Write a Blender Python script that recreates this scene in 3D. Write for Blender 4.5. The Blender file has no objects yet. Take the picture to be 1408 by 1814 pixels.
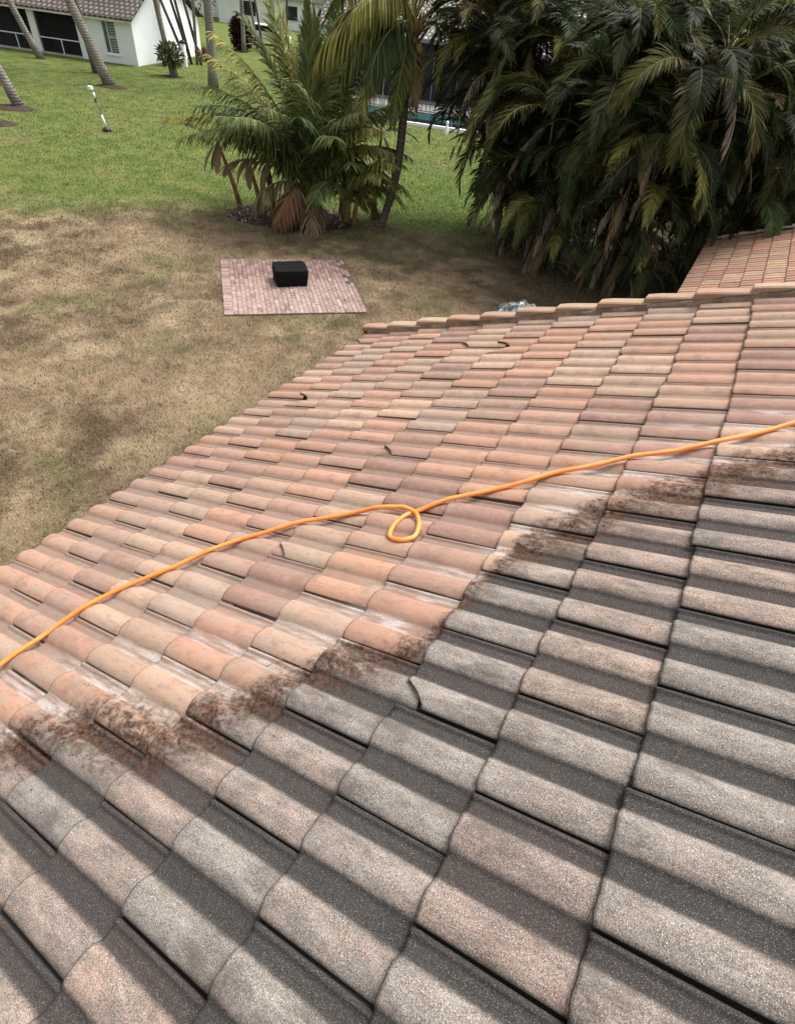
import bpy, math, random
import numpy as np
from mathutils import Vector, Matrix, Euler, noise
random.seed(7); rng = np.random.default_rng(7)
R = math.radians
scene = bpy.context.scene
C = scene.collection

# ------------------------------------------------------------------ camera, sky, sun, exposure
cam_d = bpy.data.cameras.new('camera'); cam = bpy.data.objects.new('camera', cam_d); C.objects.link(cam)
cam_d.sensor_fit = 'HORIZONTAL'; cam_d.sensor_width = 36.0; cam_d.lens = 24.41
cam_d.clip_start = 0.05; cam_d.clip_end = 3000
rot = Matrix(((0.85477507, -0.41710359, 0.30884328), (0.510104, 0.56548581, -0.64808928), (0.09567387, 0.71151275, 0.69612938)))
cam.matrix_world = Matrix.Translation((-0.3574, -0.4409, 5.2682)) @ rot.to_4x4()
scene.camera = cam

SUN_EL, SUN_AZ = 60.0, 20.0            # elevation; azimuth of the sun measured clockwise from +Y
world = bpy.data.worlds.new('World'); scene.world = world; world.use_nodes = True
wn = world.node_tree; wn.nodes.clear()
sky = wn.nodes.new('ShaderNodeTexSky'); sky.sky_type = 'NISHITA'; sky.sun_disc = False
sky.sun_elevation = R(SUN_EL); sky.sun_rotation = R(SUN_AZ); sky.air_density = 1.0; sky.dust_density = 6.0; sky.ozone_density = 1.0
hsv = wn.nodes.new('ShaderNodeHueSaturation'); hsv.inputs['Saturation'].default_value = 0.12
bg = wn.nodes.new('ShaderNodeBackground'); bg.inputs['Strength'].default_value = 0.15
wo = wn.nodes.new('ShaderNodeOutputWorld')
wn.links.new(sky.outputs[0], hsv.inputs['Color']); wn.links.new(hsv.outputs[0], bg.inputs['Color']); wn.links.new(bg.outputs[0], wo.inputs['Surface'])
sun_d = bpy.data.lights.new('sun', 'SUN'); sun_d.energy = 1.35; sun_d.angle = R(22); sun_d.color = (1.0, 0.95, 0.88)
sun = bpy.data.objects.new('sun', sun_d); C.objects.link(sun)
sun.rotation_euler = Vector((-math.sin(R(SUN_AZ)) * math.cos(R(SUN_EL)), -math.cos(R(SUN_AZ)) * math.cos(R(SUN_EL)), -math.sin(R(SUN_EL)))).to_track_quat('-Z', 'Y').to_euler()
vs = scene.view_settings; vs.view_transform = 'Standard'; vs.look = 'None'; vs.gamma = 1.0; vs.use_curve_mapping = False
vs.exposure = 0.95

# ------------------------------------------------------------------ helpers
class NT:
    """short-hand for building a node material"""
    def __init__(s, name, rough=0.8, spec=0.3):
        s.m = bpy.data.materials.new(name); s.m.use_nodes = True; s.t = s.m.node_tree; s.t.nodes.clear()
        s.out = s.t.nodes.new('ShaderNodeOutputMaterial'); s.p = s.t.nodes.new('ShaderNodeBsdfPrincipled')
        s.p.inputs['Roughness'].default_value = rough; s.p.inputs['Specular IOR Level'].default_value = spec
        s.t.links.new(s.p.outputs[0], s.out.inputs['Surface'])
    def n(s, typ, **kw):
        o = s.t.nodes.new(typ)
        for k, v in kw.items(): setattr(o, k, v)
        return o
    def put(s, sock, v):
        if hasattr(v, 'is_output'): s.t.links.new(v, sock)
        else:
            if isinstance(v, (tuple, list)) and len(v) == 3 and sock.type == 'RGBA': v = (*v, 1)
            sock.default_value = v
    def math(s, op, a, b=0.0, clamp=False):
        o = s.n('ShaderNodeMath', operation=op, use_clamp=clamp); s.put(o.inputs[0], a); s.put(o.inputs[1], b); return o.outputs[0]
    def mix(s, f, a, b, blend='MIX'):
        o = s.n('ShaderNodeMix', data_type='RGBA', blend_type=blend); s.put(o.inputs[0], f); s.put(o.inputs[6], a); s.put(o.inputs[7], b); return o.outputs[2]
    def ss(s, x, a, b, lo=0.0, hi=1.0):
        o = s.n('ShaderNodeMapRange', interpolation_type='SMOOTHSTEP'); s.put(o.inputs[0], x)
        o.inputs[1].default_value = a; o.inputs[2].default_value = b; o.inputs[3].default_value = lo; o.inputs[4].default_value = hi; return o.outputs[0]
    def noise(s, vec, scale, detail=3, rough=0.55, col=False):
        o = s.n('ShaderNodeTexNoise'); s.put(o.inputs['Vector'], vec); o.inputs['Scale'].default_value = scale
        o.inputs['Detail'].default_value = detail; o.inputs['Roughness'].default_value = rough; return o.outputs[1 if col else 0]
    def scalevec(s, vec, x, y, z):
        o = s.n('ShaderNodeMapping'); s.put(o.inputs[0], vec); o.inputs['Scale'].default_value = (x, y, z); return o.outputs[0]
    def pos(s): return s.n('ShaderNodeNewGeometry').outputs['Position']
    def obj(s, ob=None): return s.n('ShaderNodeTexCoord', object=ob).outputs['Object']
    def attr(s, name): return s.n('ShaderNodeAttribute', attribute_name=name).outputs['Fac']
    def bump(s, h, strength=0.4, dist=0.01):
        o = s.n('ShaderNodeBump'); s.put(o.inputs['Height'], h); o.inputs['Strength'].default_value = strength; o.inputs['Distance'].default_value = dist
        s.t.links.new(o.outputs[0], s.p.inputs['Normal'])
    def color(s, v): s.put(s.p.inputs['Base Color'], v)
    def rough(s, v): s.put(s.p.inputs['Roughness'], v)

def simple(name, col, rough=0.8, var=0.25, scale=8, bump=0.0, spec=0.3, metal=0.0, bdist=0.01):
    t = NT(name, rough, spec); p = t.obj()
    f = t.ss(t.noise(p, scale, 5), 0.3, 0.7)
    t.color(t.mix(f, tuple(c * (1 - var) for c in col), tuple(min(1, c * (1 + var)) for c in col)))
    t.p.inputs['Metallic'].default_value = metal
    if bump: t.bump(t.noise(p, scale * 6, 4), bump, bdist)
    return t.m

class MB:
    """collects quads/tris then links them as ONE mesh object"""
    def __init__(s): s.v = []; s.f = []; s.mi = []
    def add(s, vs, fs, mi=0):
        b = len(s.v); s.v += [tuple(v) for v in vs]
        for f in fs: s.f.append(tuple(b + i for i in f)); s.mi.append(mi)
    def box(s, x0, x1, y0, y1, z0, z1, m=None, mi=0):
        vs = [Vector((x, y, z)) for x in (x0, x1) for y in (y0, y1) for z in (z0, z1)]
        if m: vs = [m @ v for v in vs]
        s.add(vs, [(0, 1, 3, 2), (4, 6, 7, 5), (0, 4, 5, 1), (2, 3, 7, 6), (0, 2, 6, 4), (1, 5, 7, 3)], mi)
    def tube(s, pts, rad, n=8, mi=0, cap=True):
        pts = [Vector(p) for p in pts]; rings = []
        if not hasattr(rad, '__len__'): rad = [rad] * len(pts)
        up = Vector((0, 0, 1)); prev = None
        for i, p in enumerate(pts):
            t = (pts[min(i + 1, len(pts) - 1)] - pts[max(i - 1, 0)]).normalized()
            if prev is None:
                a = t.cross(up)
                if a.length < 1e-3: a = Vector((1, 0, 0))
            else: a = prev - t * prev.dot(t)
            a.normalize(); b = t.cross(a); prev = a
            rings.append([p + (a * math.cos(2 * math.pi * k / n) + b * math.sin(2 * math.pi * k / n)) * rad[i] for k in range(n)])
        vs = [v for r in rings for v in r]; fs = []
        for i in range(len(pts) - 1):
            for k in range(n): fs.append((i * n + k, i * n + (k + 1) % n, (i + 1) * n + (k + 1) % n, (i + 1) * n + k))
        if cap: fs.append(tuple(range(n - 1, -1, -1))); fs.append(tuple((len(pts) - 1) * n + k for k in range(n)))
        s.add(vs, fs, mi)
    def lathe(s, prof, n=16, c=(0, 0, 0), mi=0, wob=0.0):
        vs = []; fs = []
        for r, z in prof:
            for k in range(n):
                w = 1 + wob * math.sin(k * 2.4 + z * 3) if wob else 1
                vs.append((c[0] + r * w * math.cos(2 * math.pi * k / n), c[1] + r * w * math.sin(2 * math.pi * k / n), c[2] + z))
        for i in range(len(prof) - 1):
            for k in range(n): fs.append((i * n + k, i * n + (k + 1) % n, (i + 1) * n + (k + 1) % n, (i + 1) * n + k))
        s.add(vs, fs, mi)
    def mesh(s, name, mats, smooth=False):
        me = bpy.data.meshes.new(name); me.from_pydata(s.v, [], s.f)
        for m in (mats if isinstance(mats, (list, tuple)) else [mats]): me.materials.append(m)
        me.polygons.foreach_set('material_index', s.mi)
        if smooth: me.polygons.foreach_set('use_smooth', [True] * len(s.f))
        me.update(); return me
    def build(s, name, mats, parent=None, smooth=False, loc=None, rotz=None):
        o = bpy.data.objects.new(name, s.mesh(name, mats, smooth)); C.objects.link(o)
        if parent: o.parent = parent
        if loc is not None: o.location = loc
        if rotz is not None: o.rotation_euler = (0, 0, rotz)
        return o

def tag(o, label=None, cat=None, group=None, kind=None):
    if label: o['label'] = label
    if cat: o['category'] = cat
    if group: o['group'] = group
    if kind: o['kind'] = kind
    return o
def empty(name, loc=(0, 0, 0), rz=0.0):
    o = bpy.data.objects.new(name, None); C.objects.link(o); o.location = loc; o.rotation_euler = (0, 0, rz); o.empty_display_size = 0.2; return o
def inst(name, me, parent, loc=(0, 0, 0), rot=(0, 0, 0), sc=None, col=None):
    o = bpy.data.objects.new(name, me); C.objects.link(o); o.parent = parent; o.location = loc; o.rotation_euler = rot
    if sc is not None: o.scale = sc if hasattr(sc, '__len__') else (sc, sc, sc)
    if col is not None: o.color = (*col, 1)
    return o
def copy_tree(o, parent=None):
    c = o.copy(); C.objects.link(c)
    if parent: c.parent = parent
    for ch in list(o.children): copy_tree(ch, c)
    return c

# ------------------------------------------------------------------ ground
GREEN_EDGE = [(-40, 2.0), (-17.65, 8.3), (-16.02, 9.67), (-14.73, 11.49), (-12.68, 12.33), (-9.52, 14.44), (-7.94, 15.11), (-6.48, 16.0), (10, 24)]
def lawn_color(t):
    p = t.pos()
    sx = t.n('ShaderNodeSeparateXYZ'); t.put(sx.inputs[0], p); x, y = sx.outputs[0], sx.outputs[1]
    fc = t.n('ShaderNodeFloatCurve'); cu = fc.mapping.curves[0]
    xs = lambda a: (a + 40) / 50; ys = lambda b: b / 30
    cu.points[0].location = (0, ys(2.0)); cu.points[1].location = (1, ys(24))
    for a, b in GREEN_EDGE[1:-1]: cu.points.new(xs(a), ys(b))
    for q in cu.points: q.handle_type = 'VECTOR'
    fc.mapping.update()
    t.put(fc.inputs[1], t.math('MULTIPLY', t.math('ADD', x, 40.0), 1 / 50, True))
    edge = t.math('MULTIPLY', fc.outputs[0], 30.0)
    d = t.math('SUBTRACT', y, edge)
    d = t.math('ADD', d, t.math('MULTIPLY', t.math('SUBTRACT', t.noise(p, 0.5, 4), 0.5), 4.5))
    green = t.ss(t.math('ADD', d, t.math('MULTIPLY', t.math('SUBTRACT', t.noise(p, 3.0, 5, 0.7), 0.5), 3.2)), -2.5, 2.2)
    big, mid, small = t.noise(p, 0.35, 5, 0.65), t.noise(p, 1.3, 6, 0.68), t.noise(p, 9.0, 5, 0.65)
    fine = t.noise(p, 60.0, 4, 0.7)
    dry = t.mix(t.ss(big, 0.38, 0.62), (0.140, 0.096, 0.060), (0.315, 0.224, 0.142))
    dry = t.mix(t.ss(mid, 0.42, 0.70), dry, (0.42, 0.318, 0.200))
    dry = t.mix(t.ss(mid, 0.47, 0.30, 0, 0.75), dry, (0.098, 0.082, 0.042)); dry = t.mix(t.ss(t.noise(p, 0.9, 5, 0.65), 0.54, 0.68, 0, 0.7), dry, (0.46, 0.36, 0.235))
    dry = t.mix(t.ss(small, 0.45, 0.32, 0, 0.5), dry, (0.11, 0.078, 0.042))
    dry = t.mix(t.ss(t.noise(p, 0.75, 7, 0.7), 0.48, 0.66, 0, 0.7), dry, t.mix(mid, (0.085, 0.095, 0.034), (0.20, 0.19, 0.085)))
    grn = t.mix(t.ss(mid, 0.35, 0.65), (0.092, 0.142, 0.030), (0.185, 0.215, 0.060))
    grn = t.mix(t.ss(big, 0.52, 0.72, 0, 0.7), grn, (0.205, 0.185, 0.080))
    grn = t.mix(t.math('MULTIPLY', t.ss(x, -15.0, -9.0), t.ss(y, 30.0, 22.0)), grn, t.mix(0.6, grn, (0.088, 0.150, 0.024)))
    c = t.mix(green, dry, grn)
    # strip of greener turf in the drip line of the eave, bare dirt near the hedge
    drip = t.ss(t.math('ADD', x, t.math('MULTIPLY', t.math('SUBTRACT', mid, 0.5), 3.0)), -6.4, -4.9, 0, 0.75)
    drip = t.math('MULTIPLY', drip, t.ss(y, 9.0, 6.0))
    c = t.mix(drip, c, (0.100, 0.100, 0.042))
    hd = t.math('MULTIPLY', t.ss(t.math('ADD', x, t.math('MULTIPLY', y, 0.35)), -0.9, 1.4), t.ss(y, 7.5, 10.5))
    hd = t.math('MULTIPLY', hd, t.ss(x, -9.5, -5.0, 0, 0.9))
    c = t.mix(hd, c, (0.115, 0.088, 0.056))
    return c, small, fine
t = NT('lawn_mat', 0.95, 0.1); col, small, fine = lawn_color(t)
t.color(t.mix(t.ss(fine, 0.3, 0.7), t.mix(0.45, col, (0.03, 0.026, 0.014)), col))
t.bump(t.math('ADD', t.math('MULTIPLY', small, 0.6), fine), 0.8, 0.05)
M_LAWN = t.m
t = NT('blade_mat', 0.7, 0.2); col, small, fine = lawn_color(t)
t.color(t.mix(t.attr('tone'), t.mix(0.4, col, (0.04, 0.036, 0.016)), t.mix(0.25, t.mix(1.0, col, (1.45, 1.42, 1.42), 'MULTIPLY'), (0.40, 0.315, 0.20))))
M_BLADE = t.m

m = MB(); N = 64; ring = [0, 30, 80, 250, 1200]
vs = [(0, 0, 0)]; fs = []
for r_ in ring[1:]:
    vs += [(r_ * math.cos(2 * math.pi * k / N), r_ * math.sin(2 * math.pi * k / N), 0) for k in range(N)]
for k in range(N): fs.append((0, 1 + k, 1 + (k + 1) % N))
for i in range(len(ring) - 2):
    for k in range(N): a = 1 + i * N; fs.append((a + k, a + N + k, a + N + (k + 1) % N, a + (k + 1) % N))
m.add(vs, fs); tag(m.build('lawn', M_LAWN), kind='structure')

# patio frame: origin at its near left corner, +x along the near edge, +y to the far edge
PAT = Matrix.Translation((-8.63, 7.32, 0)) @ Matrix.Rotation(math.atan2(2.17, 2.14), 4, 'Z')
PW, PD = 3.12, 3.08
PATI = PAT.inverted()

def grass():
    n = 520000
    # density falls with distance from the camera
    ang = rng.uniform(R(-88), R(12), n); d = 3.0 + 54 * rng.random(n) ** 1.5
    x = -0.357 + np.sin(ang) * d; y = -0.44 + np.cos(ang) * d
    a, b = np.array(PATI)[:2, :2], np.array(PATI)[:2, 3]
    q = np.c_[x, y] @ a.T + b
    e = rng.random((4, n)) ** 3
    ok = ~((q[:, 0] > e[0] * .10) & (q[:, 0] < PW - .02 - e[1] * .38) & (q[:, 1] > e[2] * .10) & (q[:, 1] < PD - e[3] * .14))
    ok &= x < -2.6
    ok &= ~(((x + 11.7) ** 2 / 1.9 ** 2 + (y - 13.5) ** 2 / 1.2 ** 2) < 1)
    x, y = x[ok], y[ok]; n = len(x); d = np.hypot(x + .357, y + .44)
    h = rng.uniform(0.02, 0.055, n) * (1 + 0.2 * (d > 14)); w = rng.uniform(0.003, 0.006, n) * (0.7 + np.minimum(d, 30) / 14); h = h * np.clip((60 - d) / 24, 0.05, 1)
    th = rng.uniform(0, 2 * np.pi, n); ln = rng.uniform(0.2, 1.1, n) * h; la = rng.uniform(0, 2 * np.pi, n)
    v = np.zeros((n, 3, 3)); dx, dy = np.cos(th) * w, np.sin(th) * w
    v[:, 0] = np.c_[x - dx, y - dy, np.full(n, .0)]; v[:, 1] = np.c_[x + dx, y + dy, np.full(n, .0)]
    v[:, 2] = np.c_[x + np.cos(la) * ln, y + np.sin(la) * ln, h]
    me = bpy.data.meshes.new('grass'); me.vertices.add(n * 3); me.vertices.foreach_set('co', v.ravel())
    me.loops.add(n * 3); me.loops.foreach_set('vertex_index', np.arange(n * 3)); me.polygons.add(n)
    me.polygons.foreach_set('loop_start', np.arange(n) * 3)
    at = me.attributes.new('tone', 'FLOAT', 'POINT'); at.data.foreach_set('value', np.repeat(rng.random(n), 3))
    me.materials.append(M_BLADE); me.update(); me.validate()
    o = bpy.data.objects.new('grass', me); C.objects.link(o); tag(o, 'short patchy lawn grass, green far off and straw brown near the house', 'grass', kind='stuff')
grass()

# mulch and soil beds
M_SOIL = simple('soil_mat', (0.072, 0.052, 0.040), 0.95, 0.5, 14, 0.9, 0.1, bdist=0.04)
def soil(name, cx, cy, rx, ry, rz, h=0.06, seed=0):
    m = MB(); n = 28; rings = 7; vs = [(0, 0, h)]; fs = []
    for i in range(1, rings + 1):
        f = i / rings
        for k in range(n):
            a = 2 * math.pi * k / n; w = 1 + 0.10 * noise.noise((math.cos(a) * 2 + seed, math.sin(a) * 2, seed))
            vs.append((rx * f * w * math.cos(a), ry * f * w * math.sin(a), h * (1 - f ** 3) + (0.03 * noise.noise((f * 9 + seed, k * 0.9, 3.1)) if i < rings else -0.01) + 0.004))
    for k in range(n): fs.append((0, 1 + k, 1 + (k + 1) % n))
    for i in range(rings - 1):
        for k in range(n): a = 1 + i * n; fs.append((a + k, a + n + k, a + n + (k + 1) % n, a + (k + 1) % n))
    m.add(vs, fs); return tag(m.build(name, M_SOIL, None, True, (cx, cy, 0), rz), kind='structure')
soil('soil_bed', -11.75, 13.45, 1.95, 1.15, R(37), 0.14, 1)
soil('mulch_ring', -28.5, 15.75, 1.0, 0.7, R(25), 0.07, 2)
soil('mulch_ring', -31.4, 23.0, 0.85, 0.55, R(25), 0.06, 3)
soil('mulch_ring', -26.3, 13.6, 0.9, 0.6, R(25), 0.07, 4)
soil('mulch_ring', -33.2, 28.8, 0.7, 0.5, R(25), 0.05, 5)

# ------------------------------------------------------------------ brick patio
t = NT('brick_mat', 0.9, 0.2); p = t.obj()
oi = t.n('ShaderNodeObjectInfo'); w = t.pos()
c = t.mix(t.ss(t.noise(w, 14, 4), 0.35, 0.7), oi.outputs['Color'], (0.34, 0.25, 0.22))
c = t.mix(t.ss(t.noise(w, 90, 3), 0.35, 0.65, 0.25, 0), c, (0.10, 0.06, 0.05)); t.color(c)
t.bump(t.noise(w, 120, 3), 0.4, 0.004); M_BRICK = t.m
t = NT('brick_far_mat', 0.9, 0.2); w = t.pos()
c = t.mix(t.attr('tone'), (0.21, 0.125, 0.108), (0.35, 0.255, 0.22)); c = t.mix(t.ss(t.noise(w, 90, 3), 0.35, 0.65, 0.25, 0), c, (0.10, 0.06, 0.05)); t.color(c)
M_BRICKFAR = t.m
M_SAND = simple('joint_sand_mat', (0.10, 0.075, 0.06), 0.95, 0.3, 30)
m = MB(); m.box(0, PW, 0, PD, -0.02, 0.012); patio = m.build('brick_patio', M_SAND); patio.matrix_world = PAT; tag(patio, kind='structure')
def brick_mb(lx, ly):
    m = MB(); b = 0.006; h = 0.034
    m.add([(b, b, h), (lx - b, b, h), (lx - b, ly - b, h), (b, ly - b, h), (0, 0, h - b), (lx, 0, h - b), (lx, ly, h - b), (0, ly, h - b), (0, 0, 0), (lx, 0, 0), (lx, ly, 0), (0, ly, 0)],
          [(0, 1, 2, 3)] + [(4 + k, 4 + (k + 1) % 4, (k + 1) % 4, k) for k in range(4)] + [(8 + k, 8 + (k + 1) % 4, 4 + (k + 1) % 4, 4 + k) for k in range(4)]); return m
BL, BW, J = 0.198, 0.0985, 0.005
me_up = brick_mb(BW - J, BL - J).mesh('brick', M_BRICK); me_half = brick_mb(BW - J, BL / 2 - J).mesh('brick', M_BRICK); me_side = brick_mb(BL - J, BW - J).mesh('brick', M_BRICK)
slots = []
for r_ in range(31):                                  # border column of bricks laid crosswise
    slots.append((0.004, r_ * BW + 0.004, 'side'))
ncol = 29
for cidx in range(ncol):
    x = 0.004 + BL + cidx * BW
    if cidx % 2 == 0:
        for r_ in range(15): slots.append((x, 0.004 + r_ * BL, 'up'))
        slots.append((x, 0.004 + 15 * BL, 'half'))
    else:
        slots.append((x, 0.004, 'half'))
        for r_ in range(15): slots.append((x, 0.004 + BL / 2 + r_ * BL, 'up'))
slots = [s for s in slots if not (s[0] > PW - 0.35 and s[1] > 1.2 and random.random() < 0.25)]   # bricks lost under the grass at the far right edge
slots.sort(key=lambda s: s[1] - 0.0 * s[0])
far = MB(); tones = []
for i, (x, y, k) in enumerate(slots):
    x += random.gauss(0, .0015); y += random.gauss(0, .0015); z = random.gauss(0, 0.0025)
    if i < 300:
        me = {'up': me_up, 'half': me_half, 'side': me_side}[k]
        g = random.random(); base = [(0.33, 0.23, 0.20), (0.26, 0.17, 0.15), (0.40, 0.30, 0.265), (0.19, 0.125, 0.115)][0 if g < .45 else 1 if g < .68 else 2 if g < .92 else 3]
        v = random.uniform(.88, 1.12)
        inst('brick', me, patio, (x, y, 0.006 + z), (random.gauss(0, .008), random.gauss(0, .008), random.gauss(0, .006)), None, tuple(c * v for c in base))
    else:
        lx, ly = {'up': (BW - J, BL - J), 'half': (BW - J, BL / 2 - J), 'side': (BL - J, BW - J)}[k]
        b = brick_mb(lx, ly); far.add([Vector(v) + Vector((x, y, 0.006 + z)) for v in b.v], b.f); tones += [random.random()] * 12
fo = far.build('brick', M_BRICKFAR, patio); fo['kind'] = 'stuff'
at = fo.data.attributes.new('tone', 'FLOAT', 'POINT'); at.data.foreach_set('value', tones)

# ------------------------------------------------------------------ the house under the camera
TW, TL, PITCH = 0.325, 0.34636, R(22.6)
ROOF_O = Vector((0, 0, 3.931))
M_STUCCO = simple('stucco_mat', (0.74, 0.74, 0.72), 0.9, 0.06, 3, 0.5, 0.2)
M_FASCIA = simple('fascia_mat', (0.62, 0.60, 0.56), 0.7, 0.1, 3)
M_UNDER = simple('underlay_mat', (0.035, 0.032, 0.03), 0.95, 0.2, 10)
house = empty('house', (-2.7, 1.0, 0)); tag(house, 'house below the viewer with a flash-mixed clay tile roof, half washed half grimy', 'house')
roof = empty('roof_frame_tmp')
bpy.data.objects.remove(roof)
UB, UT, VB, VT = -10 * TL + 0.06, 5 * TL, -6 * TW, 4.24
m = MB(); m.box(UB, UT, VB, VT, -0.12, -0.062); roof = m.build('roof', M_UNDER)
roof.parent = house; roof.location = ROOF_O - house.location; roof.rotation_euler = (0, -PITCH, 0)
cs, sn = math.cos(PITCH), math.sin(PITCH)
def rw(u, v, w): return Vector((u * cs - w * sn, v, u * sn + w * cs)) + ROOF_O
hl = house.location
m = MB(); e = rw(UB, 0, -0.12)      # walls below the roof, set back under the eave and rake
r_ = rw(UT, 0, -0.12)
x0, x1, y0, y1 = e.x + 0.55, r_.x + 4.4, VB + 0.3, VT - 0.5
ztop = lambda x: e.z - 0.02 + (x - e.x) * math.tan(PITCH)
zr = ztop(r_.x)
prof = [(x0, 0), (x1, 0), (x1, zr - 4.4 * math.tan(PITCH)), (r_.x, zr), (x0, ztop(x0))]
vs = [Vector((px, y, pz)) - hl for y in (y0, y1) for px, pz in prof]; k = 5
m.add(vs, [tuple(range(k)), tuple(range(2 * k - 1, k - 1, -1))] + [(i, (i + 1) % k + 0, (i + 1) % k + k, i + k) for i in range(k)])
m.build('wall', M_STUCCO, house)
m = MB(); m.box(UB - 0.03, UB - 0.002, VB, VT, -0.22, -0.064); m.build('fascia', M_FASCIA, roof)
m = MB(); m.box(UB, UT, VT + 0.002, VT + 0.03, -0.24, -0.03); m.build('rake_board', M_FASCIA, roof)
m = MB(); m.box(-5.2, -0.01, VB, VT, -0.12, -0.062); o = m.build('rear_slope', M_UNDER, roof); o.location = (UT, 0, 0); o.rotation_euler = (0, math.pi + 2 * PITCH, 0); o.scale = (1, 1, -1)

# tile: two rolls and two pans, nose at s=0, head at s=TLEN
TLEN = TL + 0.075; THICK = 0.016; NOSE = 0.024
ROLL = (0.050, 0.050 + TW / 2)
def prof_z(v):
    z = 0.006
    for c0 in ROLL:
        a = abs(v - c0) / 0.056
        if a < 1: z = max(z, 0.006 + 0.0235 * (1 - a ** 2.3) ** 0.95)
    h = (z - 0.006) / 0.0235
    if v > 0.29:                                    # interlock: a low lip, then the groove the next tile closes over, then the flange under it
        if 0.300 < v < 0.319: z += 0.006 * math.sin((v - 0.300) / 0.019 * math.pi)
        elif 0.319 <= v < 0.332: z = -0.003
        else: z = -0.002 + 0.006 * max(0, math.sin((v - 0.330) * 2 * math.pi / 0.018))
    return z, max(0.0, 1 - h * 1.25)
VV = [0.0, 0.005, 0.012, 0.022, 0.036, 0.050, 0.064, 0.076, 0.086, 0.094, 0.100, 0.106, 0.112, 0.126, 0.144, 0.1565,
      0.162, 0.169, 0.177, 0.187, 0.199, 0.2125, 0.226, 0.238, 0.248, 0.256, 0.262, 0.2685, 0.276, 0.290, 0.300, 0.3045, 0.3095, 0.3145, 0.3188, 0.3205, 0.331, 0.3345, 0.339, 0.348, 0.3525, 0.357, 0.372]
def tile_mesh(name, mat, seed, chip=None, coarse=False):
    rr = random.Random(seed); m = MB(); vv = VV if not coarse else [0.0, 0.012, 0.030, 0.050, 0.075, 0.098, 0.115, 0.152, 0.166, 0.184, 0.2085, 0.236, 0.258, 0.290, 0.306, 0.308, 0.340]
    n = len(vv); vs = []; pan = []; edge = []
    def s0(v, r=0):
        s = 0.0015 * math.sin(v * 90 + seed) + 0.001 * rr.random()
        if chip == 'foot' and v < 0.075: s += (0.085 if v < 0.012 else 0.085 * max(0, 1 - (v - .012) / 0.060) ** 0.75) + 0.006 * noise.noise((v * 120, seed, 0))
        if chip == 'mid': s += 0.14 * max(0, 1 - ((v - 0.10) / 0.10) ** 2) ** 0.5 if abs(v - .10) < .10 else 0
        return s
    st = [s0(v) for v in vv]
    for row in range(5):
        for j, v in enumerate(vv):
            z, pm = prof_z(v)
            if row == 0: s, dz = st[j], -0.006
            elif row == 1: s, dz = st[j] + 0.003, -0.0012
            elif row == 2: s, dz = st[j] + 0.012, 0
            elif row == 3: s, dz = 0.2, 0.0
            else: s, dz = TLEN, 0
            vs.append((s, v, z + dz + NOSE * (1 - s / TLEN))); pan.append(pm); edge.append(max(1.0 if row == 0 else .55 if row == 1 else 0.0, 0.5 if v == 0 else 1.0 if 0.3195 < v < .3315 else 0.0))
    # underside nose row
    for j, v in enumerate(vv):
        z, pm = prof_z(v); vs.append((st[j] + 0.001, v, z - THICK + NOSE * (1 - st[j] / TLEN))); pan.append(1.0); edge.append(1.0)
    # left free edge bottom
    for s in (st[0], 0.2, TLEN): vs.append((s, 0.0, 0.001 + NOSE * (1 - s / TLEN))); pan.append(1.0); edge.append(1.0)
    fs = []
    for r_ in range(4):
        for j in range(n - 1): fs.append((r_ * n + j, (r_ + 1) * n + j, (r_ + 1) * n + j + 1, r_ * n + j + 1)[::-1])
    for j in range(n - 1): fs.append((5 * n + j, j, j + 1, 5 * n + j + 1)[::-1])
    b = 6 * n; fs.append((b, 2 * n, 3 * n, b + 1)); fs.append((b + 1, 3 * n, 4 * n, b + 2))
    b0 = len(vs); vs.append(vs[0]); vs.append(vs[2 * n]); vs.append(vs[3 * n]); vs.append(vs[4 * n])
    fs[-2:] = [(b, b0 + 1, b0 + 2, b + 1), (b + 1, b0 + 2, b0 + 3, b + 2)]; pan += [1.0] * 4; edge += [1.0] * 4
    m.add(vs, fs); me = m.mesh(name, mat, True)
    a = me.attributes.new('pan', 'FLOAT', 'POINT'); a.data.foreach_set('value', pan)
    a = me.attributes.new('edge', 'FLOAT', 'POINT'); a.data.foreach_set('value', edge); return me

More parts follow.
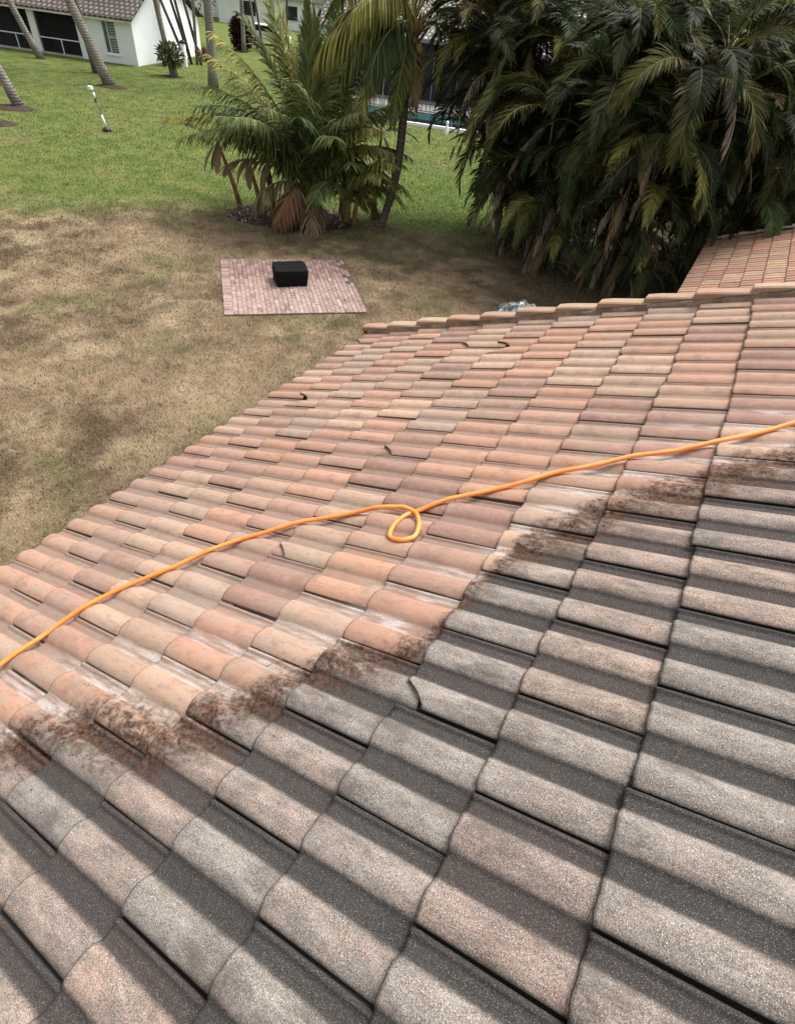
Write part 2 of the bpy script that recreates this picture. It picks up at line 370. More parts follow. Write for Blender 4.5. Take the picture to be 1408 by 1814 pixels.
# washed / unwashed border across the roof, in roof coordinates (u, v)
BORDER = [(-3.6, -1.9), (-2.4, -0.75), (-1.95, -0.34), (-1.78, -0.19), (-1.384, -0.075), (-1.233, 0.05), (-1.143, 0.173), (-1.039, 0.34), (-0.832, 0.48), (-0.72, 0.66), (-0.66, 0.93), (-0.598, 1.19), (-0.37, 1.45), (-0.247, 1.60), (-0.019, 1.80), (0.282, 2.06), (1.75, 3.3)]
def tile_mat(name, ref, dirty=True):
    t = NT(name, 0.85, 0.25); oc = t.obj(ref); local = t.obj(); oi = t.n('ShaderNodeObjectInfo'); rnd = oi.outputs['Random']
    sx = t.n('ShaderNodeSeparateXYZ'); t.put(sx.inputs[0], oc); u, v = sx.outputs[0], sx.outputs[1]
    pan = t.attr('pan')
    off = t.n('ShaderNodeVectorMath', operation='ADD'); t.put(off.inputs[0], local); t.put(off.inputs[1], t.math('MULTIPLY', rnd, 37.0)); lv = off.outputs[0]
    streak = t.noise(t.scalevec(lv, 5, 16, 8), 1.0, 4, 0.6)
    blot = t.noise(lv, 9.0, 4, 0.6); grain = t.noise(oc, 230, 4, 0.8); grain2 = t.noise(oc, 400, 3, 0.8)
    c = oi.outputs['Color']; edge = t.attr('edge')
    # flash colouring: each tile drifts from its own colour to a grey buff
    c = t.mix(t.ss(t.math('ADD', streak, t.math('MULTIPLY', t.math('SUBTRACT', rnd, 0.5), 0.35)), 0.50, 0.72, 0, 0.6), c, (0.32, 0.250, 0.195))
    c = t.mix(t.ss(blot, 0.45, 0.75, 0, 0.4), c, (0.36, 0.21, 0.14))
    c = t.mix(t.ss(t.noise(t.scalevec(lv, 14, 50, 30), 1.0, 5, 0.75), 0.48, 0.70, 0, 0.5), c, (0.15, 0.105, 0.083))
    stain = t.noise(oc, 6.0, 7, 0.7); c = t.mix(t.ss(stain, 0.50, 0.68, 0, 0.45), c, (0.17, 0.105, 0.078)); c = t.mix(t.ss(t.noise(lv, 20, 5, 0.7), 0.5, 0.72, 0, 0.4), c, (0.45, 0.285, 0.195))
    c = t.mix(t.ss(grain, 0.34, 0.52, 0.4, 0), c, (0.10, 0.07, 0.055))
    c = t.mix(t.ss(grain2, 0.54, 0.72, 0, 0.4), c, (0.46, 0.38, 0.31))
    c = t.mix(t.math('MULTIPLY', edge, 0.75), c, (0.03, 0.022, 0.018))  # nose and joint edges darkened: grime plus painted-in contact shade
    if not dirty:
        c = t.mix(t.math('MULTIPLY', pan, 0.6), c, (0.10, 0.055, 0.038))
        t.color(c); t.bump(grain, 0.35, 0.003); return t.m
    fc = t.n('ShaderNodeFloatCurve'); cu = fc.mapping.curves[0]; us = lambda a: (a + 3.6) / 5.35; vsx = lambda b: (b + 2) / 5.5
    cu.points[0].location = (0, vsx(-1.9)); cu.points[1].location = (1, vsx(3.3))
    for a, b in BORDER[1:-1]: cu.points.new(us(a), vsx(b))
    for q in cu.points: q.handle_type = 'VECTOR'
    fc.mapping.update()
    t.put(fc.inputs[1], t.math('MULTIPLY', t.math('ADD', u, 3.6), 1 / 5.35, True))
    g = t.math('SUBTRACT', t.math('MULTIPLY', fc.outputs[0], 5.5), 2.0)
    d = t.math('SUBTRACT', g, v)
    n1, n2 = t.noise(oc, 7, 4, 0.6), t.noise(oc, 45, 4, 0.65)
    d = t.math('ADD', d, t.math('MULTIPLY', t.math('SUBTRACT', rnd, 0.5), 0.10))
    dn = t.math('ADD', d, t.math('ADD', t.math('MULTIPLY', t.math('SUBTRACT', n1, 0.5), 0.28), t.math('MULTIPLY', t.math('SUBTRACT', n2, 0.5), 0.24)))
    dirt = t.ss(dn, -0.11, 0.11)
    # washed side: rinse residue and a painted-in wet sky sheen whiten pans near the border
    resid_sheen = t.math('MULTIPLY', t.ss(d, -0.75, -0.25), t.ss(pan, 0.55, 0.95)); resid_sheen = t.math('MULTIPLY', resid_sheen, t.math('SUBTRACT', 1.0, dirt))
    resid_sheen = t.math('MULTIPLY', resid_sheen, t.ss(t.noise(t.scalevec(oc, 7, 45, 45), 1.0, 4), 0.36, 0.62))
    c = t.mix(t.math('MULTIPLY', t.ss(pan, 0.6, 1.0), 0.5), c, (0.145, 0.110, 0.09))  # all pans toned darker
    c = t.mix(t.math('MULTIPLY', t.math('MULTIPLY', resid_sheen, t.ss(grain, 0.30, 0.5, 0.5, 1)), 0.72), c, t.mix(t.ss(grain, 0.35, 0.6), (0.30, 0.255, 0.23), (0.54, 0.49, 0.46)))
    # unwashed side: grey lichen film on the rolls, black algae in the pans
    film = t.noise(t.scalevec(lv, 9, 30, 22), 1.0, 5, 0.7)
    cd = t.mix(t.ss(t.math('ADD', n1, t.math('MULTIPLY', t.math('SUBTRACT', rnd, 0.5), 0.6)), 0.28, 0.72, 0.35, 0.92), c, t.mix(rnd, (0.250, 0.202, 0.170), (0.226, 0.203, 0.183)))
    cd = t.mix(t.ss(film, 0.36, 0.62, 0.75, 0), cd, (0.125, 0.104, 0.088))
    cd = t.mix(t.ss(film, 0.55, 0.72, 0, 0.6), cd, (0.33, 0.30, 0.265))
    cd = t.mix(t.ss(grain, 0.40, 0.52, 0.68, 0), cd, (0.042, 0.035, 0.031))
    cd = t.mix(t.ss(grain2, 0.54, 0.63, 0, 0.85), cd, (0.58, 0.53, 0.48))
    soot = t.noise(t.scalevec(oc, 3.5, 7, 7), 1.0, 7, 0.72); cd = t.mix(t.ss(soot, 0.47, 0.66, 0, 0.6), cd, (0.060, 0.048, 0.041)); cd = t.mix(t.ss(soot, 0.42, 0.30, 0, 0.45), cd, (0.36, 0.325, 0.285))
    pn = t.math('ADD', pan, t.math('MULTIPLY', t.math('SUBTRACT', n2, 0.5), 0.45))
    alg = t.ss(pn, 0.22, 0.85, 0, 0.93)
    ac = t.mix(t.ss(rnd, 0.35, 0.65), (0.030, 0.023, 0.0225), (0.022, 0.0205, 0.0195))
    ac = t.mix(t.ss(grain2, 0.56, 0.63, 0, 0.8), ac, (0.20, 0.18, 0.165))
    cd = t.mix(alg, cd, ac)
    cd = t.mix(t.math('MULTIPLY', edge, 0.85), cd, (0.008, 0.007, 0.006))  # same edge mask, blacker: grime with the contact shade painted in
    # loosened brown-black grime pushed along the border
    grime = t.math('MULTIPLY', t.ss(dn, -0.14, 0.03), t.ss(dn, 0.34, 0.05))
    gn = t.ss(t.noise(t.scalevec(oc, 22, 38, 38), 1.0, 6, 0.75), 0.38, 0.55)
    grime = t.math('MULTIPLY', grime, t.math('ADD', 0.28, t.math('MULTIPLY', gn, 0.72)))
    c = t.mix(dirt, c, cd)
    c = t.mix(t.math('MULTIPLY', grime, 0.96), c, t.mix(t.ss(t.noise(oc, 70, 4, 0.7), 0.35, 0.68), (0.010, 0.007, 0.006), (0.125, 0.055, 0.028)))
    t.color(c)
    wet = t.math('MULTIPLY', resid_sheen, 0.3); t.rough(t.math('SUBTRACT', 0.88, wet))
    t.bump(t.math('ADD', grain, t.math('MULTIPLY', grain2, 0.5)), 0.45, 0.004); return t.m
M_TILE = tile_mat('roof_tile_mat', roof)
PALETTE = [(0.390, 0.220, 0.155), (0.405, 0.272, 0.198), (0.285, 0.167, 0.134), (0.335, 0.203, 0.156), (0.41, 0.228, 0.150), (0.345, 0.248, 0.196)]
WTS = [26, 25, 15, 22, 6, 6]
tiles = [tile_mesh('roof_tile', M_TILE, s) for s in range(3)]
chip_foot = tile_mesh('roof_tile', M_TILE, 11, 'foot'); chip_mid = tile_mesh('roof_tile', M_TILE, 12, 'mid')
CHIPS = {(2, 1.0): 'foot', (5, 2.5): 'foot', (5, 5.5): 'foot', (6, 11.0): 'foot', (5, 10.5): 'mid', (10, 12.0): 'foot', (9, 7.5): 'mid'}
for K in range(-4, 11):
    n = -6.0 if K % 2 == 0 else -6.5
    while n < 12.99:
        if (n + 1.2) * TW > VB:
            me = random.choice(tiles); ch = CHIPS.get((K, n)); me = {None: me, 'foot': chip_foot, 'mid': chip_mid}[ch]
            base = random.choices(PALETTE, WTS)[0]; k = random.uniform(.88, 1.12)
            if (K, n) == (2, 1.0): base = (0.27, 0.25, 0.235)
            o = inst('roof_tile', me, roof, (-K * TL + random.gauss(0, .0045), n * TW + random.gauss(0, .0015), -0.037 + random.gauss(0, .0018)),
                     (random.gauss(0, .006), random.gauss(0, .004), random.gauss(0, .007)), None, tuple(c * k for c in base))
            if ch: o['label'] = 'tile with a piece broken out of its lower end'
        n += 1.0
# rake caps along the far gable edge, bedded in mortar
M_MORTAR = simple('mortar_mat', (0.20, 0.15, 0.105), 0.95, 0.35, 12, 0.8, 0.1, bdist=0.02)
t = NT('rake_tile_mat', 0.85, 0.2); oi = t.n('ShaderNodeObjectInfo'); p = t.obj()
c = t.mix(t.ss(t.noise(p, 9, 4), 0.4, 0.7, 0, .6), oi.outputs['Color'], (0.29, 0.225, 0.17)); t.color(t.mix(t.ss(t.noise(p, 200, 3), .3, .5, .35, 0), c, (.1, .08, .06))); t.bump(t.noise(p, 200, 3), .4, .004); M_RAKE = t.m
RV = 4.13
def rake_mesh(seed):
    rr = random.Random(seed); m = MB(); secs = []
    for s, top, wd in ((0.0, 0.072, .12), (0.012, 0.086, .14), (0.10, 0.080, .15), (0.30, 0.056, .155), (TL + 0.05, 0.046, .155)):
        secs.append([(s, 0.006, 0.036), (s, 0.0, top - 0.010), (s, 0.012, top), (s, wd - .02, top - 0.006), (s, wd, top - 0.02), (s, wd, -0.12)])
    vs = [v for q in secs for v in q]; fs = [tuple(range(5, -1, -1))]
    for i in range(4):
        for k in range(5): fs.append((i * 6 + k, i * 6 + k + 1, (i + 1) * 6 + k + 1, (i + 1) * 6 + k))
    m.add(vs, fs); return m.mesh('rake_tile', M_RAKE)
rk = [rake_mesh(s) for s in range(2)]
for K in range(-4, 11):
    base = random.choice([(0.34, 0.225, 0.145), (0.33, 0.19, 0.13), (0.36, 0.255, 0.17), (0.30, 0.195, 0.135)])
    inst('rake_tile', random.choice(rk), roof, (-K * TL - 0.03 + random.gauss(0, .006), RV + random.gauss(0, .006), random.gauss(0.004, .003)), (random.gauss(0, .02), 0, random.gauss(0, .012)), None, base)
m = MB(); NS = 120; vs = []
for i in range(NS + 1):
    u = UB - 0.02 + (UT - UB) * i / NS; a = 0.010 * noise.noise((u * 9, 1, 0)) + .006 * noise.noise((u * 40, 2, 0))
    vs += [(u, RV - 0.02 + a, -0.045), (u, RV - 0.010 + a, 0.03 + a), (u, RV + 0.02, 0.054 + a * .5), (u, RV + 0.03, -0.05)]
fs = [(i * 4 + k, i * 4 + k + 1, (i + 1) * 4 + k + 1, (i + 1) * 4 + k) for i in range(NS) for k in range(3)] + [(3, 2, 1, 0)]
m.add(vs, fs); m.build('mortar_bed', M_MORTAR, roof, True)

# ------------------------------------------------------------------ hose, twigs and grit on the roof
t = NT('hose_mat', 0.5, 0.4); p = t.obj()
c = t.mix(t.ss(t.noise(p, 6, 3), 0.35, 0.7), (0.82, 0.21, 0.035), (0.86, 0.30, 0.07)); t.color(t.mix(t.ss(t.noise(p, 25, 5, .7), 0.52, 0.75, 0, .55), c, (0.42, 0.13, 0.04))); t.bump(t.noise(p, 150, 2), 0.08, 0.002); M_HOSE = t.m
def prof_top(u, v):
    K = math.ceil(-u / TL - 1e-6); s = u + K * TL; n0 = 0.0 if K % 2 == 0 else 0.5
    lv = (v / TW - n0) % 1.0 * TW
    return -0.037 + prof_z(lv)[0] + NOSE * (1 - s / TLEN)
HOSE = [(1.3, 2.95), (0.8, 2.6), (0.5, 2.40), (0.273, 2.232), (0.118, 2.116), (-0.046, 2.013), (-0.214, 1.919), (-0.387, 1.823), (-0.584, 1.701), (-0.735, 1.588), (-0.889, 1.479), (-1.048, 1.374), (-1.138, 1.297), (-1.190, 1.222), (-1.208, 1.130), (-1.189, 1.070), (-1.150, 1.045), (-1.103, 1.052), (-1.076, 1.098), (-1.087, 1.166), (-1.142, 1.240), (-1.225, 1.272), (-1.302, 1.258), (-1.441, 1.207), (-1.618, 1.102), (-1.796, 0.985), (-1.971, 0.835), (-2.102, 0.677), (-2.225, 0.510), (-2.345, 0.325), (-2.422, 0.131), (-2.456, -0.024), (-2.475, -0.169), (-2.47, -0.5), (-2.38, -1.0), (-2.22, -1.5), (-2.1, -1.9)]
def crm(P, i, f):
    a, b, c, d = (Vector(P[max(0, min(len(P) - 1, j))]) for j in (i - 1, i, i + 1, i + 2))
    return 0.5 * ((2 * b) + (c - a) * f + (2 * a - 5 * b + 4 * c - d) * f * f + (3 * b - a - 3 * c + d) * f ** 3)
pts = []; uv = [(crm(HOSE, i, k / 8), i + k / 8) for i in range(len(HOSE) - 1) for k in range(8)]
hs = [max(prof_top(q.x + a, q.y + b) for a in (-.008, .0, .008) for b in (-.008, 0, .008)) for q, _ in uv]
hm = [max(hs[max(0, i - 3):i + 4]) for i in range(len(hs))]; hm = [sum(hm[max(0, i - 3):i + 4]) / len(hm[max(0, i - 3):i + 4]) for i in range(len(hm))]
for (q, f), h in zip(uv, hm):
    lift = 0.022 * math.sin((f - 19.2) / 3.8 * math.pi) if 19.2 < f < 23 else 0.0      # the loop crosses over itself
    pts.append(rw(q.x, q.y, h + 0.0095 + lift))
m = MB(); base = Vector((-1.1, 1.2, 0)); hb = rw(-1.1, 1.2, 0.02)
m.tube([p - hb for p in pts], 0.0108, 10); o = m.build('garden_hose', M_HOSE, None, True, hb); tag(o, 'bright orange hose with one small loop lying across the roof tiles', 'hose')

M_TWIG = simple('twig_mat', (0.36, 0.22, 0.12), 0.9, 0.3, 20)
def twig(p, label, r0=0.0016):
    m = MB(); b = rw(*p[0]); m.tube([rw(*q) - b for q in p], [r0 * (1 - 0.6 * i / (len(p) - 1)) for i in range(len(p))], 5)
    tag(m.build('twig', M_TWIG, None, True, b), label, 'twig', 'twigs caught on the roof tiles')
twig([(-1.33, 0.045, 0.032), (-1.24, 0.15, 0.036), (-1.15, 0.235, 0.034), (-1.06, 0.30, 0.03)], 'longer thin dry twig lying on the grimy border of the roof')
twig([(-1.20, 0.25, 0.03), (-1.165, 0.30, 0.034), (-1.15, 0.36, 0.03)], 'shorter thin dry twig just above the longer one on roof', 0.0014)
m = MB(); M_CRUMB = simple('crumb_mat', (0.12, 0.065, 0.04), 0.95, 0.6, 60)
for i in range(330):
    j = random.uniform(1.2, 14.2); q = crm([Vector(b) for b in BORDER], int(j), j % 1)
    u, v = q.x + random.gauss(0, .07), q.y - 0.06 + random.gauss(0, .07)
    if random.random() < .35: u, v = random.uniform(-2.0, -1.45), random.uniform(-0.45, -0.02)
    s = random.choice([.0012, .002, .002, .003, .0045]); c = rw(u, v, prof_top(u, v) + s * .4)
    e = Euler((random.random() * 6, random.random() * 6, random.random() * 6)).to_matrix()
    m.add([c + e @ Vector(x) * s for x in ((1, 0, 0), (-.6, .9, 0), (-.5, -.9, 0), (0, 0, .8))], [(0, 1, 3), (1, 2, 3), (2, 0, 3), (0, 2, 1)])
tag(m.build('grime_crumbs', M_CRUMB), 'brown crumbs of loosened dirt along the washing border on the roof', 'debris', kind='stuff')

# ------------------------------------------------------------------ low tiled building past the gable edge
LOW_O = Vector((-0.735, 11.7, 1.50)); LP = R(22.6)
low = empty('low_building', (LOW_O.x + 0.4, LOW_O.y, 0)); tag(low, 'low building with a neat orange tile roof behind the gable edge', 'building')
m = MB(); m.box(0.05, 12 * TL, -1.6, 4.30, -0.12, -0.06); lroof = m.build('roof', M_UNDER, low); lroof.location = LOW_O - low.location; lroof.rotation_euler = (0, -LP, 0)
M_TILE2 = tile_mat('low_roof_tile_mat', lroof, False)
t2 = [tile_mesh('roof_tile', M_TILE2, s + 20, None, True) for s in range(2)]
PAL2 = [(0.43, 0.225, 0.14), (0.40, 0.205, 0.14), (0.45, 0.275, 0.18), (0.36, 0.19, 0.135), (0.48, 0.32, 0.215)]
for K in range(0, 12):
    n = -4.0
    while n < 12.9:
        b = random.choice(PAL2); k = random.uniform(.88, 1.12)
        inst('roof_tile', random.choice(t2), lroof, (K * TL + random.gauss(0, .002), n * TW, -0.046 + random.gauss(0, .001)), (random.gauss(0, .004), 0, random.gauss(0, .004)), None, tuple(c * k for c in b)); n += 1.0
for K in range(0, 12):
    inst('rake_tile', rk[K % 2], lroof, (K * TL - 0.03, 13 * TW - 0.09, 0.0), (random.gauss(0, .02), 0, random.gauss(0, .012)), None, (0.50, 0.44, 0.37))
m = MB(); x0 = LOW_O.x + 0.35 - low.location.x; x1 = x0 + 3.4; zb = 1.5 - 0.12 + 0.1
m.add([(x0, -1.3, 0), (x1, -1.3, 0), (x1, 4.0, 0), (x0, 4.0, 0), (x0, -1.3, zb), (x1, -1.3, zb + 3.4 * math.tan(LP)), (x1, 4.0, zb + 3.4 * math.tan(LP)), (x0, 4.0, zb)],
      [(0, 1, 5, 4), (1, 2, 6, 5), (2, 3, 7, 6), (3, 0, 4, 7)]); m.build('wall', simple('shed_wall_mat', (0.16, 0.13, 0.10), .9, .3, 3), low)

# ------------------------------------------------------------------ fire pit under its cover
t = NT('black_cover_mat', 0.85, 0.12); p = t.obj(); t.color(t.mix(t.noise(p, 30, 3), (0.004, 0.004, 0.005), (0.009, 0.009, 0.010))); t.bump(t.noise(t.scalevec(p, 6, 6, 2), 1.5, 4), 0.7, 0.03); M_COVER = t.m
fp = empty('covered_fire_pit', (-8.72, 9.60, 0.034), math.atan2(.79, .61) - 0.06); tag(fp, 'low square fire pit under a black fabric cover on the brick patio', 'fire pit')
def cover(z0, z1, wb, wt, db, dt, nz=6, seam=0.0):
    m = MB(); n = 40; vs = []; fs = []
    def ringpt(k, w, d, z):
        f = k / n * 4; s = int(f) % 4; q = f - int(f); c = [(-1, -1), (1, -1), (1, 1), (-1, 1), (-1, -1)]
        x = c[s][0] + (c[s + 1][0] - c[s][0]) * q; y = c[s][1] + (c[s + 1][1] - c[s][1]) * q
        r = 0.06; L = max(abs(x), abs(y)); rad = math.hypot(x, y); sc = 1 - 0.05 * max(0, rad - 1.25) / 0.164
        wob = 0.012 * noise.noise((x * 2.2, y * 2.2, z * 7)) + 0.008 * math.sin(k * 1.7) * (1 - (z - z0) / (z1 - z0))
        return (x * w / 2 * sc + wob * x, y * d / 2 * sc + wob * y, z)
    for i in range(nz + 1):
        f = i / nz
        for k in range(n): vs.append(ringpt(k, wb + (wt - wb) * f ** .7, db + (dt - db) * f ** .7, z0 + (z1 - z0) * f))
    top = nz * n
    for w in (.985, .8, .4):
        for k in range(n):
            x, y, z = ringpt(k, wt * w, dt * w, z1); vs.append((x, y, z1 + 0.012 + 0.012 * noise.noise((x * 4, y * 4, 2)) * (w < .9) - (0.006 if w < .9 else 0)))
    rows = nz + 4
    for i in range(rows - 1):
        for k in range(n): fs.append((i * n + k, i * n + (k + 1) % n, (i + 1) * n + (k + 1) % n, (i + 1) * n + k))
    fs.append(tuple((rows - 1) * n + k for k in range(n))); m.add(vs, fs); return m
cover(0.002, 0.24, 0.725, 0.755, 0.59, 0.625).build('skirt', M_COVER, fp, True)
cover(0.232, 0.35, 0.766, 0.752, 0.636, 0.622, 3).build('top_cover', M_COVER, fp, True)

# crumpled clear plastic beyond the gable edge
t = NT('clear_plastic_mat', 0.22, 0.6); p = t.obj(); t.color(t.mix(t.ss(t.noise(p, 9, 4), 0.58, 0.68), (0.085, 0.10, 0.10), (0.55, 0.57, 0.56))); t.bump(t.noise(p, 12, 4), 0.8, 0.05); M_PLAST = t.m
m = MB(); n = 26; vs = []; fs = []
for j in range(n):
    for i in range(n):
        x, y = i / (n - 1) * 2 - 1, j / (n - 1) * 2 - 1; r_ = max(abs(x), abs(y)) ** 4 * .6 + (x * x + y * y) * .25
        z = max(0.02, 0.93 - 0.65 * r_ + 0.09 * noise.noise((x * 3.1, y * 3.1, 4)) + 0.05 * noise.noise((x * 8, y * 8, 1)))
        vs.append((x * 0.58, y * 0.42, z))
for j in range(n - 1):
    for i in range(n - 1): fs.append((j * n + i, j * n + i + 1, (j + 1) * n + i + 1, (j + 1) * n + i))
b = len(vs); m.add(vs, fs)
rim = [i for i in range(n)] + [j * n + n - 1 for j in range(1, n)] + [(n - 1) * n + i for i in range(n - 2, -1, -1)] + [j * n for j in range(n - 2, 0, -1)]
m.add([vs[k] for k in rim] + [(vs[k][0] * 1.05, vs[k][1] * 1.05, 0) for k in rim], [(k, (k + 1) % len(rim), (k + 1) % len(rim) + len(rim), k + len(rim)) for k in range(len(rim))])
o = m.build('plastic_sheet', M_PLAST, None, False, (-3.33, 10.25, 0), R(40)); tag(o, 'crumpled clear plastic sheet draped in a heap behind the gable edge', 'plastic sheet')

# ------------------------------------------------------------------ palms
def leaf_mat(name, transl=0.25, rough=0.55):
    t = NT(name, rough, 0.18); oi = t.n('ShaderNodeObjectInfo'); tone = t.attr('tone')
    c = oi.outputs['Color']
    c = t.mix(t.ss(tone, 0.0, 1.0), t.mix(1.0, c, (0.55, 0.6, 0.55), 'MULTIPLY'), t.mix(1.0, c, (1.45, 1.35, 1.2), 'MULTIPLY'))
    c = t.mix(t.ss(t.noise(t.pos(), 3.0, 3), 0.55, 0.8, 0, 0.22), c, (0.14, 0.13, 0.07))
    t.color(c); tr = t.n('ShaderNodeBsdfTranslucent'); t.put(tr.inputs[0], c); mx = t.n('ShaderNodeMixShader'); mx.inputs[0].default_value = transl
    t.t.links.new(t.p.outputs[0], mx.inputs[1]); t.t.links.new(tr.outputs[0], mx.inputs[2]); t.t.links.new(mx.outputs[0], t.out.inputs['Surface']); return t.m
M_LEAF = leaf_mat('frond_mat', 0.22, 0.65)
t = NT('rachis_mat', 0.55, 0.3); oi = t.n('ShaderNodeObjectInfo'); t.color(t.mix(0.55, oi.outputs['Color'], (0.34, 0.27, 0.09))); M_RACHIS = t.m

def frond_mesh(name, L, e0, e1, npairs=44, leaf=0.55, lw=0.022, hang=0.6, vee=0.35, fwd=0.55, p=1.3, seed=0, bare=0.12, ragged=0.0, twist=0.0, fused=0.0, rach=0.016):
    """a pinnate leaf springing from the origin along +X; e0/e1 are its elevations at base and tip"""
    rr = random.Random(seed); m = MB(); tone = []; N = 14; P = [Vector((0, 0, 0))]; T = []
    for i in range(N):
        f = (i + .5) / N; el = e0 + (e1 - e0) * f ** p; az = twist * f * f
        d = Vector((math.cos(el) * math.cos(az), math.cos(el) * math.sin(az), math.sin(el))); T.append(d); P.append(P[-1] + d * (L / N))
    m.tube(P, [rach * (1.05 - 0.85 * i / N) for i in range(N + 1)], 4, 1); tone += [0.8] * (4 * (N + 1))
    g = Vector((0, 0, -1))
    for k in range(npairs):
        f = bare + (1 - bare) * (k + .3) / npairs
        x = f * N; i = min(N - 1, int(x)); base = P[i].lerp(P[i + 1], x - i); tg = T[i]
        side = tg.cross(Vector((0, 0, 1)))
        if side.length < .05: side = Vector((0, 1, 0))
        side.normalize(); nn = side.cross(tg).normalized()
        env = (math.sin(math.pi * min(1, (0.12 + f * .86))) ** 0.6) if f < .96 else .45
        for sd in (1, -1):
            if rr.random() < ragged: continue
            ll = leaf * env * rr.uniform(.82, 1.1); a = fwd + 0.5 * f + rr.gauss(0, .06)
            d = (side * sd * math.cos(a) + tg * math.sin(a) + nn * (vee + rr.gauss(0, .07))).normalized()
            wv = (tg - d * tg.dot(d)).normalized(); wv = (wv + nn * rr.gauss(0, .35)).normalized(); q = base.copy(); W = lw * rr.uniform(.8, 1.15)
            hk = hang * rr.uniform(.7, 1.3); vs = []; tn = rr.random()
            for j, (wd, st) in enumerate(((.55, 0), (1.0, .33), (.75, .37), (0, .30))):
                if j: d = (d + g * hk * (.55 if j == 1 else .8 if j == 2 else 1.0) * (1 - fused)).normalized(); q = q + d * ll * st
                if j < 3: vs += [q + wv * W * wd, q - wv * W * wd]
                else: vs.append(q)
            m.add(vs, [(0, 1, 3, 2), (2, 3, 5, 4), (4, 5, 6)]); tone += [tn] * 7
    me = m.mesh(name, [M_LEAF, M_RACHIS]); at = me.attributes.new('tone', 'FLOAT', 'POINT'); at.data.foreach_set('value', tone); return me
def trunk_mat(name, c1, c2, ringscale):
    t = NT(name, 0.9, 0.15); p = t.obj(); sz = t.n('ShaderNodeSeparateXYZ'); t.put(sz.inputs[0], p)
    wv = t.math('SINE', t.math('ADD', t.math('MULTIPLY', sz.outputs[2], ringscale), t.math('MULTIPLY', t.noise(p, 6, 3), 8.0)))
    c = t.mix(t.ss(t.math('ADD', wv, t.math('MULTIPLY', t.math('SUBTRACT', t.noise(p, 2.5, 4), 0.5), 5.0)), -1.2, 1.8, 0.15, 0.85), c1, c2); c = t.mix(t.ss(t.noise(p, 5, 5), .5, .75, 0, .7), c, tuple(x * .45 for x in c1)); t.color(c)
    t.bump(t.math('ADD', wv, t.math('MULTIPLY', t.noise(p, 40, 3), 1.5)), .6, .012); return t.m
M_TRUNK = trunk_mat('grey_trunk_mat', (0.15, 0.135, 0.115), (0.30, 0.275, 0.24), 60)
M_TRUNK_D = trunk_mat('brown_trunk_mat', (0.085, 0.068, 0.055), (0.17, 0.145, 0.125), 55)
M_CANE = trunk_mat('cane_mat', (0.07, 0.085, 0.05), (0.13, 0.14, 0.10), 40)
M_HUSK = simple('husk_mat', (0.20, 0.12, 0.07), 0.95, 0.5, 12, 0.8, 0.1)
M_NUT = simple('coconut_mat', (0.26, 0.17, 0.05), 0.6, 0.35, 6)
GREEN, YGREEN, DGREEN, TAN, STRAW, BROWN = (0.072, 0.092, 0.032), (0.150, 0.150, 0.046), (0.036, 0.060, 0.024), (0.19, 0.14, 0.085), (0.34, 0.295, 0.245), (0.13, 0.070, 0.040)

# leaning coconut palm, its trunk curving up to the crown
def trunk_path(pts, n=4):
    out = []
    for i in range(len(pts) - 1):
        for k in range(n): out.append(crm(pts, i, k / n))
    out.append(Vector(pts[-1])); return out
CB = Vector((-9.50, 14.85, 0)); cp = empty('coconut_palm', CB); tag(cp, 'leaning coconut palm with a curved bare trunk, coconuts and drooping yellowish fronds', 'palm tree')
tp = trunk_path([(0, 0, -0.05), (0.10, 0.06, 0.35), (0.22, 0.15, 0.95), (0.32, 0.2, 1.66), (0.36, 0.21, 2.84), (0.33, 0.2, 3.9), (0.42, 0.25, 4.65)])
m = MB(); nT = len(tp) - 1; m.tube(tp, [0.115 + 0.10 * max(0, 1 - i / (nT * .14)) ** 1.5 for i in range(nT + 1)], 14); m.build('trunk', M_TRUNK_D, cp, True)
crown = Vector((0.42, 0.25, 4.62))
m = MB()
for k in range(13):
    a = k * 2.4; m.tube([crown + Vector((0, 0, -.25)), crown + Vector((math.cos(a) * .17, math.sin(a) * .17, -.05)), crown + Vector((math.cos(a) * .3, math.sin(a) * .3, .25 - .35 * (k % 3 == 0)))], [.12, .07, .015], 6)
for k in range(6):
    a = k * 1.1 + .4; m.tube([crown + Vector((0, 0, -.1)), crown + Vector((math.cos(a) * .2, math.sin(a) * .2, -.4)), crown + Vector((math.cos(a) * .24, math.sin(a) * .24, -.85))], [.05, .03, .008], 5)
m.build('leaf_sheaths', M_HUSK, cp, True)
for k in range(8):
    a = -2.2 + k * .62; r_ = .19 + .06 * (k % 2)
    m = MB(); m.lathe([(0.0, -.125), (.06, -.105), (.095, -.04), (.10, .03), (.07, .10), (.02, .13), (0, .135)], 10); o = m.build('coconut', M_NUT, cp, True)
    o.location = crown + Vector((math.cos(a) * r_, math.sin(a) * r_, -.42 - .16 * (k % 3))); o.rotation_euler = (random.gauss(0, .3), random.gauss(0, .3), 0)
RV_, AV_ = Vector((0.795, 0.61, 0)), Vector((-0.61, 0.795, 0))      # right and away, as seen from the house
A0 = math.atan2(0.61, 0.795)
def coco_frond(parent, o, az, e0, e1, L, col, seed, **kw):
    col = tuple(c * (1.65 if max(col) < .17 else 1.2) for c in col)
    d = dict(npairs=78, leaf=.88, lw=.025, hang=.55, vee=.12, fwd=.4, p=1.15, rach=.028, bare=.16); d.update(kw)
    return inst('frond', frond_mesh('frond', L, R(e0), R(e1), seed=seed, **d), parent, o, (0, 0, A0 + R(az)), None, col)
